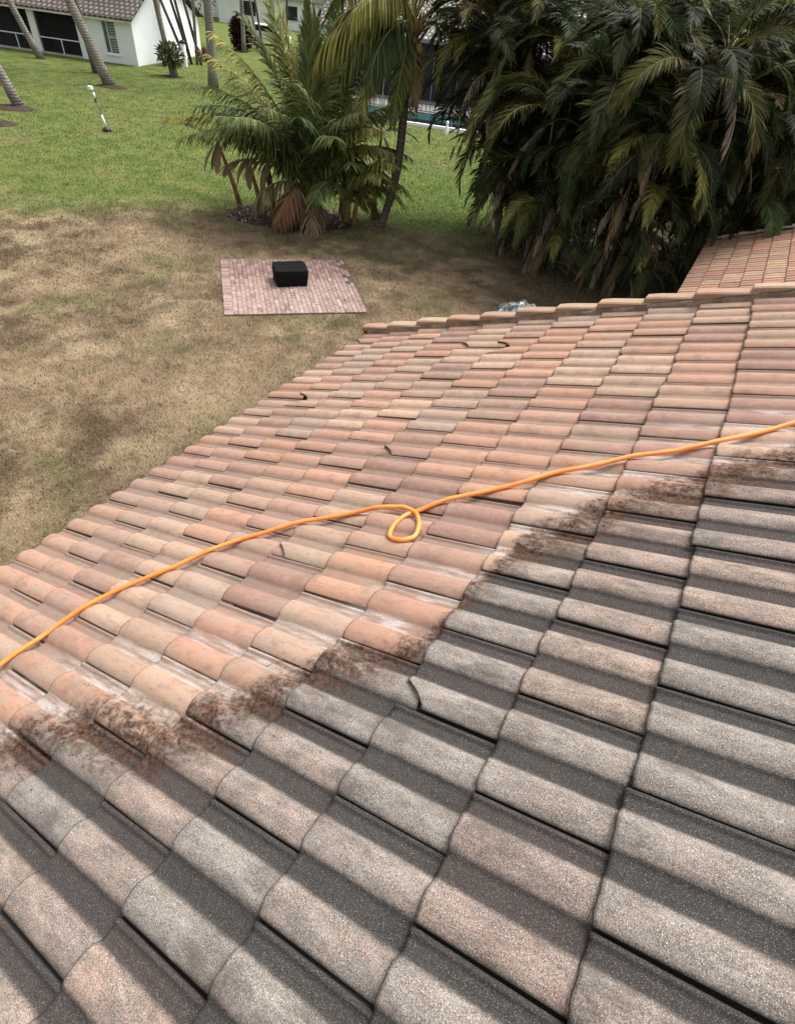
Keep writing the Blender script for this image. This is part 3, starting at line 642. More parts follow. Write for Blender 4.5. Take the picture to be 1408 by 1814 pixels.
for i, (az, e0, e1, L, col, kw) in enumerate([
        (184, 22, -66, 2.9, YGREEN, dict(hang=1.5, leaf=1.15, npairs=96, p=1.0)), (212, -32, -80, 2.9, YGREEN, dict(hang=.3, leaf=.7)), (165, 66, -20, 3.8, YGREEN, dict(hang=.9)), (174, 30, -70, 2.6, YGREEN, dict(hang=1.4, leaf=1.0)), (225, 5, -85, 2.2, DGREEN, dict(hang=1.2)), (200, 60, -50, 3.2, GREEN, dict(hang=1.0)),
        (262, 60, -40, 3.4, GREEN, {}), (240, -50, -85, 2.2, GREEN, dict(leaf=.55)), (20, 30, -65, 3.4, GREEN, {}), (50, 55, -40, 3.6, GREEN, {}),
        (95, 45, -50, 3.6, GREEN, {}), (130, 40, -55, 3.6, GREEN, {}), (320, 65, -30, 3.6, YGREEN, {}), (0, 78, 30, 3.4, GREEN, {}), (150, 82, 45, 3.2, YGREEN, {}),
        (345, 10, -78, 2.7, GREEN, {}), (222, 48, -62, 2.6, YGREEN, dict(hang=1.2)), (194, 2, -78, 2.4, GREEN, dict(hang=1.0)), (285, -62, -88, 1.7, TAN, dict(ragged=.3, leaf=.45))]):
    coco_frond(cp, crown + Vector((0, 0, .05)), az, e0, e1, L, col, 100 + i, **kw)

# the bed of young coconut palms and banana plants
M_PETIOLE = simple('petiole_mat', (0.20, 0.15, 0.06), 0.7, 0.4, 6)
yp = empty('young_coconut_palm', (-11.25, 13.72, 0.1)); tag(yp, 'big young coconut palm with tall upright fronds and brown hanging lower fronds in the bed', 'palm tree')
m = MB()
for k in range(10):
    a = k * 2.4; m.tube([(math.cos(a) * .10, math.sin(a) * .10, -.1), (math.cos(a) * .13, math.sin(a) * .13, .35), (math.cos(a) * .17, math.sin(a) * .17, .95)], [.085, .07, .03], 6)
m.build('trunk', M_PETIOLE, yp, True)
for i, (az, e0, e1, L, col, kw) in enumerate([
        (170, 86, 70, 4.4, YGREEN, dict(hang=.2, leaf=.75)), (152, 83, 64, 4.3, GREEN, dict(hang=.25, leaf=.75)), (30, 85, 60, 4.5, YGREEN, dict(hang=.3)), (60, 83, 50, 4.4, GREEN, dict(hang=.3)), (12, 81, 44, 4.3, GREEN, dict(hang=.4)), (262, 88, 93, 4.2, GREEN, dict(hang=.1, leaf=.62, fwd=.8, vee=.05, lw=.036, npairs=90)), (80, 88, 70, 4.0, GREEN, dict(hang=.2, leaf=.75, fwd=.8)), (95, 80, 50, 4.1, DGREEN, dict(hang=.4)), (200, 76, -10, 4.0, DGREEN, {}), (180, 80, 30, 4.3, YGREEN, {}), (160, 76, 15, 4.2, YGREEN, {}), (265, 78, 10, 3.4, DGREEN, {}), (245, 76, 10, 3.6, GREEN, {}), (20, 72, -5, 4.0, GREEN, {}), (315, 78, 0, 3.4, YGREEN, {}), (48, 80, 30, 4.2, YGREEN, {}), (190, 60, -22, 3.9, GREEN, {}), (340, 64, -35, 3.0, GREEN, {}), (150, 84, 62, 4.3, YGREEN, dict(hang=.25)), (168, 80, 50, 4.2, GREEN, dict(hang=.3)),
        (186, 72, 0, 4.3, GREEN, {}), (176, 70, -20, 4.0, YGREEN, {}), (204, 66, -15, 3.7, GREEN, {}), (216, 70, 0, 3.6, GREEN, {}), (228, 74, 0, 3.6, GREEN, {}),
        (258, 80, 25, 3.8, GREEN, {}), (282, 74, 0, 3.3, GREEN, {}), (300, 78, 10, 3.6, GREEN, {}), (332, 72, -15, 3.2, YGREEN, {}), (350, 74, 5, 4.1, GREEN, {}),
        (8, 66, -30, 3.6, DGREEN, {}), (24, 80, 45, 4.2, GREEN, dict(hang=.3)), (62, 76, 22, 4.2, DGREEN, {}), (112, 72, 15, 4.0, DGREEN, {}), (134, 66, 0, 4.1, GREEN, {}),
        (195, 62, -35, 2.8, TAN, dict(ragged=.25)), (246, 56, -84, 1.9, (0.25, 0.20, 0.15), dict(ragged=.3, hang=.9, leaf=.55, lw=.016)), (236, 50, -82, 2.1, BROWN, dict(ragged=.2, hang=.9)), (206, 54, -70, 2.3, TAN, dict(ragged=.3, hang=.9)),
        (174, 52, -12, 4.4, (0.36, 0.27, 0.06), dict(ragged=.25)), (270, 30, -80, 2.0, TAN, dict(ragged=.3, hang=.9))]):
    coco_frond(yp, (0.1 * math.cos(i), 0.1 * math.sin(i), .45), az, e0, e1, L, col, 200 + i, **kw)
yq = empty('young_coconut_palm', (-10.35, 14.25, 0.06)); tag(yq, 'smaller young coconut palm at the right end of the planted bed', 'palm tree')
m = MB()
for k in range(6):
    a = k * 2.4; m.tube([(math.cos(a) * .06, math.sin(a) * .06, -.1), (math.cos(a) * .08, math.sin(a) * .08, .3), (math.cos(a) * .12, math.sin(a) * .12, .8)], [.06, .05, .02], 6)
m.build('trunk', M_PETIOLE, yq, True)
for i, (az, e0, e1, L, col, kw) in enumerate([
        (0, 66, -50, 2.3, YGREEN, {}), (300, 74, -10, 2.2, YGREEN, {}), (270, 78, 0, 2.3, GREEN, {}), (240, 64, -45, 2.5, GREEN, {}), (40, 64, -30, 2.8, GREEN, {}),
        (170, 70, -20, 2.6, GREEN, {}), (95, 82, 60, 3.0, YGREEN, dict(hang=.3)), (12, 56, -60, 2.1, YGREEN, {}), (310, 76, -5, 2.5, YGREEN, {}), (20, 40, -85, 1.3, BROWN, dict(ragged=.3))]):
    coco_frond(yq, (0, 0, .4), az, e0, e1, L, col, 240 + i, **{**dict(leaf=.72, npairs=60), **kw})

M_BANANA = leaf_mat('banana_leaf_mat', 0.3, 0.4)
M_BSTEM = simple('banana_stem_mat', (0.27, 0.17, 0.07), 0.7, 0.5, 5, 0.4)
def banana_leaf(L, W, e0, e1, seed):
    m = MB(); N = 12; P = [Vector((0, 0, 0))]; rr = random.Random(seed); tone = []
    for i in range(N):
        f = i / N; el = R(e0) + R(e1 - e0) * f ** 1.2; P.append(P[-1] + Vector((math.cos(el), 0, math.sin(el))) * L / N)
    vs = []
    for i, p in enumerate(P):
        f = i / N; w = W * (0.06 if f < .15 else math.sin(math.pi * min(1, .08 + (f - .15) / .85 * .92)) ** .55) * rr.uniform(.93, 1.05)
        vs += [p + Vector((0, w, .22 * w)), p, p + Vector((0, -w, .22 * w))]; tone += [.55 + .3 * rr.random(), .8, .4 + .3 * rr.random()]
    m.add(vs, [(i * 3 + k, i * 3 + k + 1, i * 3 + k + 4, i * 3 + k + 3) for i in range(N) for k in (0, 1)])
    me = m.mesh('leaf', M_BANANA, True); a = me.attributes.new('tone', 'FLOAT', 'POINT'); a.data.foreach_set('value', tone); return me
def banana(x, y, h, lean, label, leaves, seed):
    b = empty('banana_plant', (x, y, 0.08)); tag(b, label, 'banana plant', 'banana plants in the planted bed')
    tipv = Vector((RV_ * lean[0] + AV_ * lean[1])) + Vector((0, 0, h)); m = MB()
    m.tube([Vector((0, 0, -.1)), tipv * .35 + Vector((0, 0, .02)), tipv * .7, tipv], [.085, .07, .055, .03], 9); m.build('stem', M_BSTEM, b, True)
    for i, (az, e0, e1, L, W, col) in enumerate(leaves): inst('leaf', banana_leaf(L, W, e0, e1, seed * 20 + i), b, tipv, (0, 0, A0 + R(az)), None, col)
BG, BO = (0.045, 0.10, 0.03), (0.34, 0.13, 0.04)
banana(-13.2, 12.85, 1.6, (-.45, 0), 'leftmost banana plant with a leaning rusty brown stem and dark green leaf', [(180, 30, 0, 1.15, .19, BG), (200, -40, -80, .9, .13, BROWN), (250, -60, -85, .8, .12, TAN), (160, -60, -80, .8, .13, BG)], 1)
banana(-12.62, 13.12, 1.3, (-.30, 0), 'second banana plant from the left with a brown stem', [(195, -50, -85, .9, .12, BROWN), (120, 50, -20, 1.1, .18, BG), (270, -70, -88, .8, .1, TAN)], 2)
banana(-12.25, 13.25, 1.2, (-.15, 0), 'third banana plant from the left with a mottled tan stem', [(230, -60, -85, .8, .12, TAN), (60, 60, -10, 1.1, .18, BG), (300, -70, -85, .7, .1, BROWN)], 3)
banana(-11.75, 13.55, 1.1, (-.06, 0), 'banana plant with an orange stem beside the big young palm', [(250, -65, -85, .8, .12, BO), (90, 50, -20, 1.1, .18, BG)], 4)
banana(-10.75, 14.55, 1.2, (.04, .1), 'dark banana plant behind the big young palm', [(30, 55, -30, 1.2, .2, BG), (330, 40, -50, 1.0, .18, BG), (10, -50, -85, 1.0, .12, BO)], 5)
banana(-10.12, 14.35, 0.75, (.05, 0), 'small banana plant with dark blades at the right end of the bed', [(350, 20, -35, .75, .10, BG), (330, -5, -50, .75, .10, BG), (0, 45, 0, .6, .09, (0.35, 0.25, 0.05)), (200, -10, -50, .6, .09, BG), (310, -30, -65, .6, .09, BG)], 6)
banana(-10.0, 15.2, 2.2, (.1, 0), 'banana plant with a broad green leaf and a hanging orange dead leaf', [(10, 10, -40, 1.2, .22, BG), (185, 10, -30, .9, .2, BG), (330, -55, -88, 1.3, .13, BO), (80, 50, -10, 1.2, .2, BG)], 7)

# leaf litter on the bed
t = NT('litter_mat', .9, .2); t.color(t.mix(t.attr('tone'), (0.09, 0.055, 0.035), (0.46, 0.40, 0.33))); M_LITTER = t.m
m = MB(); tone = []
for i in range(420):
    a = random.uniform(0, 6.28); r_ = random.random() ** .5; q = RV_ * (1.95 * r_ * math.cos(a)) + AV_ * (1.1 * r_ * math.sin(a)) + Vector((-11.75, 13.45, 0.03 + .12 * (1 - r_ ** 3)))
    L, W = random.uniform(.06, .38), random.uniform(.008, .03); d = Vector((math.cos(a * 7), math.sin(a * 7), random.gauss(0, .25))).normalized(); s = d.cross(Vector((0, 0, 1))).normalized(); up = Vector((0, 0, random.uniform(0, .06)))
    m.add([q - d * L / 2 + s * W * .4, q - d * L / 2 - s * W * .4, q + up + s * W, q + up - s * W, q + d * L / 2], [(0, 1, 3, 2), (2, 3, 4)]); tone += [random.random() ** 1.6] * 5
o = m.build('leaf_litter', M_LITTER); at = o.data.attributes.new('tone', 'FLOAT', 'POINT'); at.data.foreach_set('value', tone); tag(o, 'dead curled leaves littering the soil of the bed', 'leaf litter', kind='stuff')

# ------------------------------------------------------------------ areca palm hedge
AR = []
for s in range(9):
    e0 = [74, 66, 58, 70, 50, 62, 78, 55, 66][s]; e1 = [-60, -76, -78, -40, -86, -68, -15, -82, -72][s]
    AR.append(frond_mesh('frond', 2.3, R(e0), R(e1), 74, .48, .0115, .28, .32, .58, 1.1, 300 + s, .16, 0.03, random.gauss(0, .5)))
ARD = [frond_mesh('frond', 1.6, R(e0), R(-88), 34, .40, .011, 1.2, 0.0, .7, .7, 330 + i, .2, .25, random.gauss(0, .6)) for i, e0 in enumerate((10, -30, -55))]
cane_mb = MB(); cane_mb.tube([(0, 0, -.1), (0, 0, .5), (0, 0, 1)], [.035, .032, .028], 6); cane_me = cane_mb.mesh('stem', M_CANE, True)
def areca(x, y, hmax, n, label, seed, spread=1.0, lean=(0, 0)):
    rr = random.Random(seed); a_ = empty('areca_palm', (x, y, 0)); tag(a_, label, 'palm', 'areca palms of the tall hedge')
    for i in range(n):
        f = (i + .5) / n; h = 0.35 + (hmax - 0.35) * f ** .8 * rr.uniform(.9, 1.05); az = i * 2.39996 + rr.gauss(0, .3); out = (.45 + .75 * rr.random()) * spread * (.42 + .58 * h / hmax)
        b = Vector((math.cos(az) * out * .45, math.sin(az) * out * .45, 0)); tp_ = Vector((math.cos(az) * out, math.sin(az) * out, h)); tp_ += Vector((lean[0], lean[1], 0)) * (h / hmax) ** 1.6; d = tp_ - b
        q = Vector((0, 0, 1)).rotation_difference(d.normalized()).to_euler(); inst('stem', cane_me, a_, b, q, (1, 1, d.length))
        for k in range(9):
            fa = az + (rr.gauss(0, .75) if k < 5 else rr.uniform(0, 6.28))
            g = rr.random(); col = GREEN if g < .40 else DGREEN if g < .76 else YGREEN if g < .96 else (0.20, 0.15, 0.05)
            v = rr.uniform(.28, .70) if rr.random() < .72 else rr.uniform(.9, 1.7); s = rr.uniform(.82, 1.15) * (.68 + .32 * min(1, h / 2.4))
            inst('frond', rr.choice(AR), a_, tp_ + Vector((0, 0, rr.uniform(-.1, .1))), (rr.gauss(0, .25), rr.gauss(0.0, .2), fa), s, tuple(c * v for c in col))
        for k in range(rr.choice((1, 2, 3, 3))):
            fa = az + rr.gauss(0, .6); col = [STRAW, STRAW, (0.30, 0.27, 0.24), TAN][rr.randrange(4)]; v = rr.uniform(.7, 1.1)
            inst('frond', rr.choice(ARD), a_, tp_ - Vector((0, 0, rr.uniform(.1, .5))), (rr.gauss(0, .2), 0, fa), rr.uniform(.7, 1.15), tuple(c * v for c in col))
areca(-5.9, 16.4, 5.2, 20, 'areca palm at the left end of the hedge, nearest the pool', 1, 1.0, (-1.1, -.2))
areca(-4.35, 15.35, 5.0, 19, 'areca palm second from the left in the front of the hedge', 2)
areca(-2.5, 15.5, 4.9, 19, 'areca palm at the middle front of the hedge', 3)
areca(-0.9, 17.3, 5.1, 18, 'areca palm just behind the low orange roof', 4)
areca(1.0, 18.3, 5.1, 15, 'rightmost areca palm behind the low orange roof', 5)
areca(-5.7, 18.0, 5.9, 19, 'areca palm in the back row behind the left end of the hedge', 6, 1.0, (-1.3, -.3))
areca(-3.2, 17.4, 5.8, 17, 'areca palm in the back row behind the middle of the hedge', 7)
areca(-1.0, 19.6, 6.0, 15, 'areca palm in the back row at the right of the hedge', 8)
areca(1.4, 20.6, 6.2, 13, 'tallest areca palm at the far right of the back row', 9)

# ------------------------------------------------------------------ tall palms on the far lawn
CF = [frond_mesh('frond', 2.9, R(e0), R(e1), 30, .62, .03, .5, .1, .4, 1.1, 400 + i, .15) for i, (e0, e1) in enumerate(((70, -30), (45, -60), (20, -75), (80, 20)))]
def tall_palm(x, y, top, rad, label, mat=M_TRUNK, fl=1.35, name='tall_palm', seed=0, nf=11, group='tall palms on the far lawn', sc=1.0):
    """top: where the trunk ends, relative to its base"""
    p = empty(name, (x, y, 0)); tag(p, label, 'palm tree', group); rr = random.Random(seed); top = Vector(top); bend = Vector((rr.gauss(0, .05), rr.gauss(0, .05), 0)) * top.z / 3
    pts = [Vector((0, 0, -.05)) + (top - Vector((0, 0, -.05))) * (i / 9) + bend * math.sin(math.pi * i / 9) for i in range(10)]
    m = MB(); m.tube(pts, [rad * (fl if i == 0 else 1 + (fl - 1) * .25 if i == 1 else 1.0 - .012 * i) for i in range(10)], 12); m.build('trunk', mat, p, True)
    for k in range(nf): inst('frond', CF[k % 4], p, top, (0, 0, k * 2.4 + rr.random()), sc * rr.uniform(.85, 1.1), tuple(c * rr.uniform(.8, 1.2) for c in GREEN))
    return p
r2 = lambda px, d=0: (0.9 * px, 0.43 * px)
tall_palm(-28.48, 16.03, (-2.4, -1.25, 6.6), .175, 'leaning grey palm trunk at the left edge rising from a mulch ring', seed=1)
tall_palm(-31.63, 23.08, (-2.6, -1.2, 7.4), .235, 'thick palm trunk leaning left in front of the white house', seed=2)
tall_palm(-35.3, 25.2, (-1.2, -.5, 7.4), .19, 'palm trunk close behind the thick leaning one, by the window', M_TRUNK_D, seed=3)
tall_palm(-29.45, 28.34, (0.3, .15, 7.6), .235, 'upright mottled palm trunk between the white house and the planted bed', seed=4)
tall_palm(-40.6, 25.4, (-1.9, -.8, 6.8), .17, 'grey palm trunk standing before the white column of the house', seed=5)
tall_palm(-33.23, 28.91, (-.55, -.2, 6.8), .15, 'slim palm trunk wrapped by a leafy bush beside the white gable wall', seed=6)
tall_palm(-41.5, 44.2, (0.2, .1, 7.5), .16, 'grey trunk just right of the mottled palm, farther back', seed=7, nf=9)
for i, (x, y, tx, lab) in enumerate([(-42.0, 46.5, -.9, 'thin grey palm trunk left of the maroon bush'), (-42.4, 47.6, -1.3, 'thin leaning palm trunk before the maroon bush'), (-41.6, 48.4, -.8, 'thin palm trunk right of the maroon bush'),
                                    (-43.0, 51.5, .3, 'thin palm trunk before the pale parked car'), (-41.8, 53.5, -.4, 'thin palm trunk at the tail of the pale parked car'), (-40.0, 54.0, 0, 'dark thin palm trunk before the bluish white building'),
                                    (-38.8, 55.0, .2, 'thin palm trunk at the right of the bluish white building')]):
    tall_palm(x, y, (tx * .9, tx * .43, 6.6 + .3 * (i % 3)), .10, lab, M_TRUNK if i % 2 == 0 else M_TRUNK_D, name='slender_palm', seed=20 + i, nf=8, group='slender palms in the background', sc=.8)
tall_palm(-27.0, 38.5, (.1, .1, 7.5), .22, 'pale grey palm trunk standing before the grey tiled roof', seed=40, nf=9)
# many-stemmed palm
mp = empty('clustered_palm', (-37.0, 34.2, 0)); tag(mp, 'palm with five thin dark stems fanning out beside the white gable wall', 'palm tree')
for i, (a, b, tx) in enumerate(((-.45, 0, -3.1), (-.2, .1, -2.0), (-.05, -.1, -1.4), (.25, 0, .7), (.4, .2, -1.0))):
    m = MB(); top = Vector((.9 * tx, .43 * tx, 7.0)); b0 = Vector((.9 * a, .43 * a + b, -.05)); m.tube([b0, b0.lerp(top, .5) + Vector((.12 * a, 0, 0)), top], [.10, .085, .07], 9); m.build('stem', M_TRUNK_D if i != 3 else M_TRUNK, mp, True)
    for k in range(6): inst('frond', CF[k % 4], mp, top, (0, 0, k * 1.05 + i), .75, GREEN)
# bushes
def leaf_cluster(name, n, rx, ry, rz, ls, mat, parent, loc, col, seed, lw=.3):
    rr = random.Random(seed); m = MB(); tone = []
    for i in range(n):
        d = Vector((rr.gauss(0, 1), rr.gauss(0, 1), rr.gauss(0, 1))).normalized() * (rr.random() ** .4); q = Vector((d.x * rx, d.y * ry, d.z * rz + rz)); dr = (d + Vector((rr.gauss(0, .5), rr.gauss(0, .5), rr.gauss(.2, .5)))).normalized()
        s = dr.cross(Vector((0, 0, 1))); s = s.normalized() if s.length > .01 else Vector((1, 0, 0)); l = ls * rr.uniform(.7, 1.3)
        m.add([q, q + dr * l * .5 + s * l * lw, q + dr * l - Vector((0, 0, l * .25)), q + dr * l * .5 - s * l * lw], [(0, 1, 2, 3)]); tone += [rr.random()] * 4
    o = m.build(name, mat, parent, False, loc); a = o.data.attributes.new('tone', 'FLOAT', 'POINT'); a.data.foreach_set('value', tone); o.color = (*col, 1); return o
b = empty('leafy_bush', (-33.2, 28.85, 0)); tag(b, 'olive green leafy bush growing round a slim palm trunk', 'bush'); leaf_cluster('foliage', 520, .62, .62, .5, .34, M_LEAF, b, (0, 0, .55), (0.085, 0.095, 0.035), 5, .16)
m = MB(); m.tube([(0.05, .1, -.05), (.03, .06, .5), (0, 0, 1)], [.22, .17, .12], 8); m.build('stem', M_TRUNK, b, True)
b = empty('maroon_bush', (-42.6, 45.2, 0)); tag(b, 'dark maroon leafed bush behind the thin palm trunks', 'bush'); leaf_cluster('foliage', 1500, .85, .8, 1.1, .34, M_LEAF, b, (0, 0, .05), (0.055, 0.016, 0.014), 6)
for k, (x, z) in enumerate(((-.15, 2.3), (.35, 2.25))): leaf_cluster('flower', 26, .14, .14, .12, .14, M_LEAF, b, (x * .9, x * .43, z - .1), (0.62, 0.45, 0.42), 60 + k)
b = empty('reddish_bush', (-38.2, 36.6, 0)); tag(b, 'low reddish brown bush at the foot of the fanning palm stems', 'bush'); leaf_cluster('foliage', 500, .9, .5, .32, .2, M_LEAF, b, (0, 0, 0), (0.12, 0.05, 0.04), 7)

# ------------------------------------------------------------------ white house
M_WHITE = simple('white_wall_mat', (0.80, 0.83, 0.85), 0.85, 0.03, 1.5, 0.25, 0.2)
M_WFRAME = simple('white_metal_mat', (0.75, 0.76, 0.77), 0.45, 0.04, 4)
M_SCREEN = simple('screen_dark_mat', (0.018, 0.018, 0.02), 0.6, 0.3, 3)
M_GREYWALL = simple('lanai_wall_mat', (0.20, 0.20, 0.215), 0.85, 0.12, 1.5)
M_TILE_DARK = simple('shutter_mat', (0.10, 0.13, 0.13), 0.4, 0.2, 3)
M_BLIND = simple('blind_mat', (0.30, 0.36, 0.35), 0.5, 0.1, 3)
M_CONC = simple('concrete_mat', (0.40, 0.39, 0.37), 0.9, 0.12, 4, 0.3)
def far_roof(name, c1, c2, sx, sy):
    t = NT(name, .9, .15); p = t.obj(); b = t.n('ShaderNodeTexBrick'); t.put(b.inputs['Vector'], t.scalevec(p, sx, sy, 1)); t.put(b.inputs['Color1'], c1); t.put(b.inputs['Color2'], c2); t.put(b.inputs['Mortar'], tuple(x * .3 for x in c1))
    b.inputs['Scale'].default_value = 1; b.inputs['Mortar Size'].default_value = .07; b.inputs['Brick Width'].default_value = .33; b.inputs['Row Height'].default_value = .36
    t.color(t.mix(t.ss(t.noise(p, 2.5, 5), .4, .7, 0, .6), b.outputs[0], tuple(x * .6 for x in c1))); t.bump(b.outputs['Fac'], .8, -.05); return t.m
M_ROOF1 = far_roof('brown_roof_mat', (0.17, 0.145, 0.13), (0.245, 0.21, 0.19), 1, 1)
M_ROOF2 = far_roof('grey_roof_mat', (0.30, 0.275, 0.25), (0.44, 0.41, 0.37), 1, 1)
# local frame: origin at the near corner, +x along the facade to the left, +y into the house
wh = empty('white_house', (-36.95, 29.52, 0), math.atan2(-.385, -.923)); tag(wh, 'white stucco house with a brown tile roof and a screened lanai', 'house')
EZ, PT = 2.12, 0.45
def pl(name, boxes, mat, parent=None):
    m = MB()
    for q in boxes: m.box(*q)
    return m.build(name, mat, parent or wh)
# +y of this frame points toward the viewer, so the house body is at negative y
pl('wall', [(0, 1.08, -.2, 0, 0, EZ), (1.96, 3.66, -.2, 0, 0, EZ), (1.08, 1.96, -.2, 0, 0, .5), (1.08, 1.96, -.2, 0, 2.0, EZ)], M_WHITE)
m = MB(); m.add([(0, -.2, 0), (0, -10, 0), (0, -10, EZ), (0, -5, EZ + 5 * PT), (0, -.2, EZ + .2 * PT), (.2, -.2, 0), (.2, -10, 0), (.2, -10, EZ), (.2, -5, EZ + 5 * PT), (.2, -.2, EZ + .2 * PT)], [(0, 1, 2, 3, 4), (9, 8, 7, 6, 5), (0, 5, 6, 1), (1, 6, 7, 2)]); m.build('gable_wall', M_WHITE, wh)
pl('column', [(6.32, 6.75, -.35, 0, 0, EZ)], M_WHITE)
pl('column', [(11.2, 11.6, -.35, 0, 0, EZ)], M_WHITE)
pl('lanai_back_wall', [(3.5, 14, -2.6, -2.5, 0, EZ + .6)], M_GREYWALL)
pl('sliding_door', [(4.3, 5.0, -2.5, -2.46, .05, 1.95)], M_SCREEN); pl('sliding_door', [(7.2, 9.0, -2.5, -2.46, .05, 1.95)], M_SCREEN); pl('sliding_door', [(3.66, 4.2, -2.5, -2.46, .05, 1.95)], M_TILE_DARK)
pl('lanai_side_wall', [(3.46, 3.66, -2.5, -.2, 0, EZ)], M_GREYWALL)
pl('lanai_floor', [(3.66, 14, -2.5, .06, -.05, .1)], M_CONC)
t = NT('insect_screen_mat', .7, .1); t.color((0.02, 0.02, 0.022)); tr = t.n('ShaderNodeBsdfTransparent'); mx = t.n('ShaderNodeMixShader'); mx.inputs[0].default_value = .55
t.t.links.new(tr.outputs[0], mx.inputs[1]); t.t.links.new(t.p.outputs[0], mx.inputs[2]); t.t.links.new(mx.outputs[0], t.out.inputs[0]); M_MESH = t.m
for a, b_ in ((3.68, 6.30), (6.77, 11.18)):
    s = pl('screen', [(a, b_, -.12, -.11, .1, 2.02)], M_MESH); pl('rail', [(a, b_, -.10, -.05, .78, .83)], M_WFRAME, s)
    for x in ((4.92,) if a < 5 else (7.92, 9.5)): pl('post', [(x - .025, x + .025, -.10, -.05, .1, .78)], M_WFRAME, s)
wnd = pl('window', [(1.10, 1.94, -.10, -.06, .52, 1.98)], M_TILE_DARK)
pl('frame', [(1.08, 1.12, -.06, .02, .5, 2.0), (1.92, 1.96, -.06, .02, .5, 2.0), (1.62, 1.66, -.06, .01, .5, 2.0), (1.12, 1.62, -.06, .01, 1.24, 1.28)], M_WFRAME, wnd)
pl('sill', [(1.02, 2.02, -.02, .07, .36, .44)], M_WHITE, wnd)
for k in range(11): pl('blind_slat', [(1.12, 1.62, -.055, -.03, .58 + k * .125, .64 + k * .125)], M_BLIND, wnd)
pl('fascia', [(-.25, 14, .40, .44, EZ - .06, EZ + .12)], M_FASCIA); pl('soffit', [(-.2, 14, 0, .40, EZ + .02, EZ + .05)], M_WHITE)
m = MB(); z0 = EZ + .13; y0_ = .46; yr = -5.0; zr_ = z0 + (y0_ - yr) * PT
vs = [(-.3, y0_, z0), (14, y0_, z0), (14, yr, zr_), (-.3, yr, zr_), (-.3, yr * 2 - y0_, z0), (14, yr * 2 - y0_, z0)]; vs += [(x, y, z - .1) for x, y, z in vs]
m.add(vs, [(0, 1, 2, 3), (3, 2, 5, 4), (6, 9, 8, 7), (9, 10, 11, 8), (0, 3, 9, 6), (3, 4, 10, 9), (1, 7, 8, 2), (0, 6, 7, 1)]); m.build('roof', M_ROOF1, wh)
# furniture inside the lanai
o = pl('patio_table', [(-.5, .5, -.3, .3, .55, .6), (-.45, -.4, -.25, -.2, 0, .55), (.4, .45, -.25, -.2, 0, .55), (-.45, -.4, .2, .25, 0, .55), (.4, .45, .2, .25, 0, .55)], M_WFRAME); o.parent = None
o.matrix_world = Matrix.Translation((-36.95, 29.52, .1)) @ Matrix.Rotation(math.atan2(-.385, -.923), 4, 'Z') @ Matrix.Translation((8.9, -1.3, 0)); tag(o, 'pale patio table behind the screen of the white house', 'table')
# things by the gable wall
fr = empty('leaning_panel', (-36.75, 31.6, 0), R(120)); tag(fr, 'dark framed grey panel leaning against the white gable wall', 'panel')
m = MB(); T_ = Matrix.Rotation(R(-14), 4, 'X')
for q in ((-.42, -.34, -.02, .02, 0, 1.0), (.34, .42, -.02, .02, 0, 1.0), (-.34, .34, -.02, .02, .92, 1.0), (-.34, .34, -.02, .02, 0, .08)): m.box(*q, m=T_)
m.build('frame', M_SCREEN, fr); m = MB(); m.box(-.34, .34, -.01, .01, .08, .92, m=T_); m.build('panel_face', simple('panel_mat', (0.30, 0.31, 0.32), .5, .5, 5), fr)
gp = empty('garden_lamp_post', (-36.2, 32.7, 0)); tag(gp, 'short white post with a black cap beside the bush', 'post')
m = MB(); m.lathe([(.17, 0), (.17, 1.15), (.12, 1.2), (0, 1.2)], 12); m.build('post', M_WHITE, gp, True); m = MB(); m.lathe([(.15, 1.2), (.2, 1.22), (.17, 1.32), (.05, 1.38), (0, 1.38)], 12); m.build('cap', M_SCREEN, gp, True)

# string trimmer standing on the lawn
M_BLACKP = simple('black_plastic_mat', (0.02, 0.02, 0.021), .5, .2, 10)
st = empty('lawn_edger', (-23.28, 16.22, 0)); tag(st, 'slim grass trimmer with a white shaft cover and black head standing on lawn', 'garden tool')
L_ = Vector((-.2, -.1, 0)); sh = [Vector((0, 0, .1)), L_ * .35 + Vector((0, 0, .55)), L_ * .8 + Vector((0, 0, 1.1)), L_ * 1.2 + Vector((0, 0, 1.36))]
m = MB(); m.tube(sh, .016, 7); m.build('shaft', simple('shaft_mat', (.25, .26, .26), .4, .1, 5, metal=.6), st, True)
m = MB(); m.tube([sh[0].lerp(sh[1], .05), sh[0].lerp(sh[1], .95)], .04, 8); m.build('shaft_cover', M_WHITE, st, True)
m = MB(); m.tube([sh[2] + Vector((0, 0, -.05)), sh[2] + Vector((-.03, 0, .12))], .04, 8); m.build('grip', M_WHITE, st, True)
m = MB(); m.tube([sh[2] + Vector((0, 0, -.2)), sh[2] + Vector((0, 0, -.06))], .035, 8); m.build('trigger_housing', M_BLACKP, st, True)
m = MB(); m.box(-.09, .09, -.06, .06, 1.31, 1.41, Matrix.Translation(L_ * 1.2)); m.build('battery', M_WHITE, st)
m = MB(); m.lathe([(0, .14), (.10, .13), (.16, .08), (.17, .02), (.12, .01), (0, .01)], 14); m.build('head', M_BLACKP, st, True)

# ------------------------------------------------------------------ grey-roofed house with the screened pool
ph = empty('pool_house', (-20.1, 29.3, 0), math.atan2(.385, .923)); tag(ph, 'house with a grey tile roof and a dark screened pool cage', 'house')
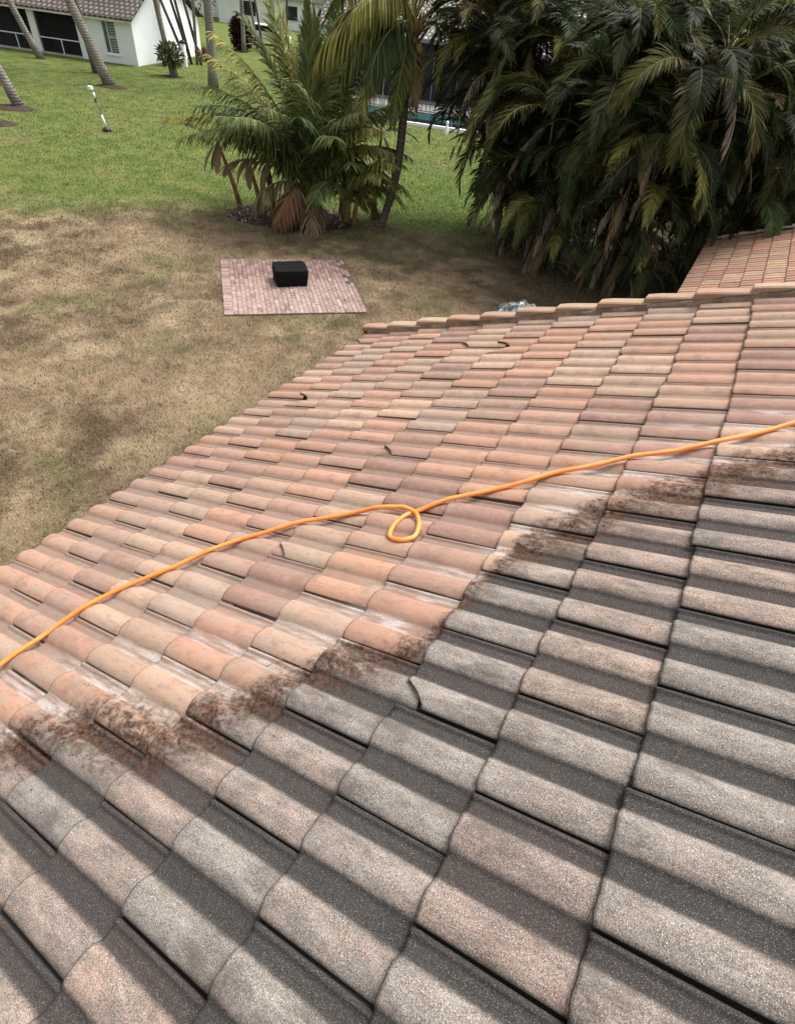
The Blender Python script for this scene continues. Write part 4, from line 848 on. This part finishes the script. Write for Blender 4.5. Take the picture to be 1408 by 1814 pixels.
# local: +x along the kerb to the right, +y away
M_TEAL = NT('pool_water_mat', .08, .5); M_TEAL.color((0.025, 0.085, 0.085)); p = M_TEAL.obj(); M_TEAL.bump(M_TEAL.noise(p, 3, 3), .15, .03); M_TEAL = M_TEAL.m
M_DECK = simple('pool_deck_mat', (0.17, 0.16, 0.16), .9, .1, 3)
pl('kerb', [(-2.6, 9, -.12, .1, -.05, .13)], M_WHITE, ph)
pl('deck', [(-2.6, 9, .1, 1.2, -.05, .06), (-2.6, 9, 4.1, 9, -.05, .06), (-2.6, -2.2, 1.2, 4.1, -.05, .06)], M_DECK, ph)
pl('kick_plate', [(-2.6, 9, .16, .2, .06, .28)], M_SCREEN, ph)
o = pl('pool_water', [(-2.2, 9, 1.2, 4.1, -.3, .02)], M_TEAL, ph)
for k in range(7): pl('cage_post', [(-2.5 + k * 1.9, -2.45 + k * 1.9, .12, .17, .06, 2.6)], M_SCREEN if k % 2 else M_GREYWALL, ph)
fp_ = pl('pool_fence', [(-2.2, 9, 4.2, 4.23, .45, .48), (-2.2, 9, 4.2, 4.23, .1, .13)], M_SCREEN, ph)
for k in range(44): pl('picket', [(-2.2 + k * .25, -2.17 + k * .25, 4.2, 4.23, .13, .45)], M_SCREEN, fp_)
pl('wall', [(-3.7, 12, 9.0, 9.2, 0, 3.0)], simple('dark_wall_mat', (.055, .055, .06), .8, .3, 1.2), ph)  # dark colour covers the screens and paints in the shaded lanai interior
for k, x in enumerate((-3.2, -0.6, 2.0, 4.6)): d = pl('sliding_door', [(x, x + 2.2, 8.94, 8.99, .06, 2.3)], M_SCREEN, ph); pl('door_frame', [(x + 1.08, x + 1.14, 8.9, 8.94, .06, 2.3)], M_GREYWALL, d)
m = MB(); m.add([(-3.7, 9, 3), (-3.7, 20, 3), (-3.7, 14.5, 5.2), (-3.7, 9, 0), (-3.7, 20, 0)], [(0, 2, 1, 4, 3)]); m.build('gable_wall', M_WHITE, ph)
pl('gutter', [(-4.3, 12.4, 8.2, 8.32, 2.92, 3.06)], M_GREYWALL, ph)
m = MB(); z0, ye, yr, zr_ = 3.08, 8.25, 14.5, 3.08 + 6.25 * .42
vs = [(-4.3, ye, z0), (12.4, ye, z0), (12.4, yr, zr_), (-4.3, yr, zr_), (-4.3, yr + 6.25, z0), (12.4, yr + 6.25, z0)]; vs += [(x, y, z - .12) for x, y, z in vs]
m.add(vs, [(0, 1, 2, 3), (3, 2, 5, 4), (0, 3, 4), (6, 9, 8, 7), (0, 6, 7, 1), (0, 4, 10, 6)]); m.build('roof', M_ROOF2, ph)
wf = empty('garden_figurine', (-14.98, 29.97, 0)); tag(wf, 'small white garden post on the grass by the pool kerb', 'garden ornament')
m = MB(); m.lathe([(.10, 0), (.11, .2), (.07, .34), (.06, .4), (0, .4)], 10); m.build('base', M_WHITE, wf, True); m = MB(); m.lathe([(.05, .4), (.08, .46), (.07, .55), (0, .6)], 10); m.build('top', M_WHITE, wf, True)

# ------------------------------------------------------------------ far background
M_CAR = simple('car_paint_mat', (0.70, 0.72, 0.73), .3, .02, 2, 0, .5); M_GLASS = simple('car_glass_mat', (.015, .018, .02), .08, .1, 2, 0, .5); M_TYRE = simple('tyre_mat', (.02, .02, .02), .9, .1, 5)
car = empty('parked_car', (-46.0, 52.3, 0), R(25)); tag(car, 'pale parked car mostly hidden behind palm fronds in the distance', 'car')
def extrude(prof, y0, y1, inset=0):
    m = MB(); n = len(prof); vs = [(x, y0, z) for x, z in prof] + [(x, y1, z) for x, z in prof]
    m.add(vs, [tuple(range(n - 1, -1, -1)), tuple(range(n, 2 * n))] + [(i, (i + 1) % n, (i + 1) % n + n, i + n) for i in range(n)]); return m
extrude([(-2.2, .3), (2.2, .3), (2.25, .62), (2.1, .82), (1.15, .95), (.45, 1.42), (-1.0, 1.46), (-1.75, 1.0), (-2.2, .92), (-2.28, .6)], -.85, .85).build('body', M_CAR, car)
extrude([(1.02, .98), (.42, 1.36), (-.95, 1.39), (-1.6, 1.0)], -.865, .865).build('side_window', M_GLASS, car)
for x in (-1.4, 1.4):
    for y in (-.88, .88):
        m = MB(); m.tube([(x, y - .1, .32), (x, y + .1, .32)], .32, 14); w_ = m.build('wheel', M_TYRE, car); m = MB(); m.tube([(x, y - .105, .32), (x, y + .105, .32)], .19, 12); m.build('rim', M_CAR, w_)
def plain_house(name, x, y, rz, w, d, h, label, wall, roofm, wins):
    b = empty(name, (x, y, 0), rz); tag(b, label, 'house'); pl('wall', [(-w / 2, w / 2, 0, d, 0, h)], wall, b)
    m = MB(); vs = [(-w / 2 - .5, -.5, h), (w / 2 + .5, -.5, h), (w / 2 + .5, d + .5, h), (-w / 2 - .5, d + .5, h), (-w / 2 + 3, d / 2, h + d * .22), (w / 2 - 3, d / 2, h + d * .22)]
    m.add(vs, [(0, 1, 5, 4), (1, 2, 5), (2, 3, 4, 5), (3, 0, 4), (3, 2, 1, 0)]); m.build('roof', roofm, b)
    for x0_, x1_, z0_, z1_ in wins: f = pl('window', [(x0_, x1_, -.05, -.003, z0_, z1_)], M_GLASS, b); pl('frame', [(x0_ - .06, x1_ + .06, -.07, -.05, z1_, z1_ + .07), (x0_ - .06, x1_ + .06, -.07, -.05, z0_ - .07, z0_)], M_WFRAME, f)
plain_house('far_house', -58, 70, math.atan2(.63, .78), 16, 9, 2.8, 'bluish white house far behind the planted bed', M_WHITE, M_ROOF1, [(-5, -3.6, .9, 2.2), (0, 1.4, .9, 2.2), (4, 5.4, .9, 2.2)])
plain_house('far_house', -74, 66, math.atan2(.73, .68), 14, 9, 2.8, 'white far house behind the maroon bush', M_WHITE, M_ROOF2, [(-4, -2.6, .9, 2.2), (1, 3.4, .05, 2.2)])
M_CROWN = leaf_mat('crown_mat', .2, .6)
def tree(x, y, h, r_, col, label, seed):
    b = empty('broadleaf_tree', (x, y, 0)); tag(b, label, 'tree', 'dark trees behind the houses'); rr = random.Random(seed); m = MB(); m.tube([(0, 0, -.1), (.1, 0, h * .3), (0, .1, h * .6)], [.3, .22, .12], 8)
    for k in range(5): a = k * 1.3; m.tube([(.05, 0, h * .35), (math.cos(a) * r_ * .3, math.sin(a) * r_ * .3, h * .55), (math.cos(a) * r_ * .6, math.sin(a) * r_ * .6, h * .7)], [.12, .08, .03], 5)
    m.build('trunk', M_TRUNK_D, b, True)
    cl = MB(); tone = []
    for k in range(26):
        c = Vector((rr.gauss(0, .45) * r_, rr.gauss(0, .45) * r_, h * rr.uniform(.3, .95)))
        for i in range(80):
            d = Vector((rr.gauss(0, 1), rr.gauss(0, 1), rr.gauss(0, 1))).normalized(); q = c + d * r_ * .38 * rr.random() ** .35; e = Euler((rr.random() * 6, rr.random() * 6, 0)).to_matrix(); s = rr.uniform(.12, .24)
            cl.add([q + e @ Vector(v) * s for v in ((1, 0, 0), (0, .55, .1), (-1, 0, 0), (0, -.55, .1))], [(0, 1, 2, 3)]); tone += [rr.random()] * 4
    o = cl.build('crown', M_CROWN, b); a = o.data.attributes.new('tone', 'FLOAT', 'POINT'); a.data.foreach_set('value', tone); o.color = (*col, 1)
for i, (x, y, h, r_, lab) in enumerate([(-63, 58, 7, 4, 'dark tree left of the far white house, behind the parked car'), (-52, 76, 7, 4, 'dark tree behind the bluish white house'), (-44, 72, 7.5, 4.5, 'dark tree between the bluish white house and the grey roof'),
                                       (-86, 80, 9, 6, 'leftmost dark tree on the skyline'), (-70, 92, 9, 6, 'dark tree on the skyline behind the far houses'), (-36, 66, 8, 5, 'dark tree behind the left end of the grey roof'),
                                       (-24, 58, 8, 5, 'dark tree behind the middle of the grey roof'), (-10, 52, 8, 5, 'dark tree behind the right of the pool cage'), (-9, 40, 7, 4, 'dark tree between the pool cage and the hedge')]):
    tree(x, y, h, r_, DGREEN if i % 2 else (0.04, 0.06, 0.02), lab, 500 + i)
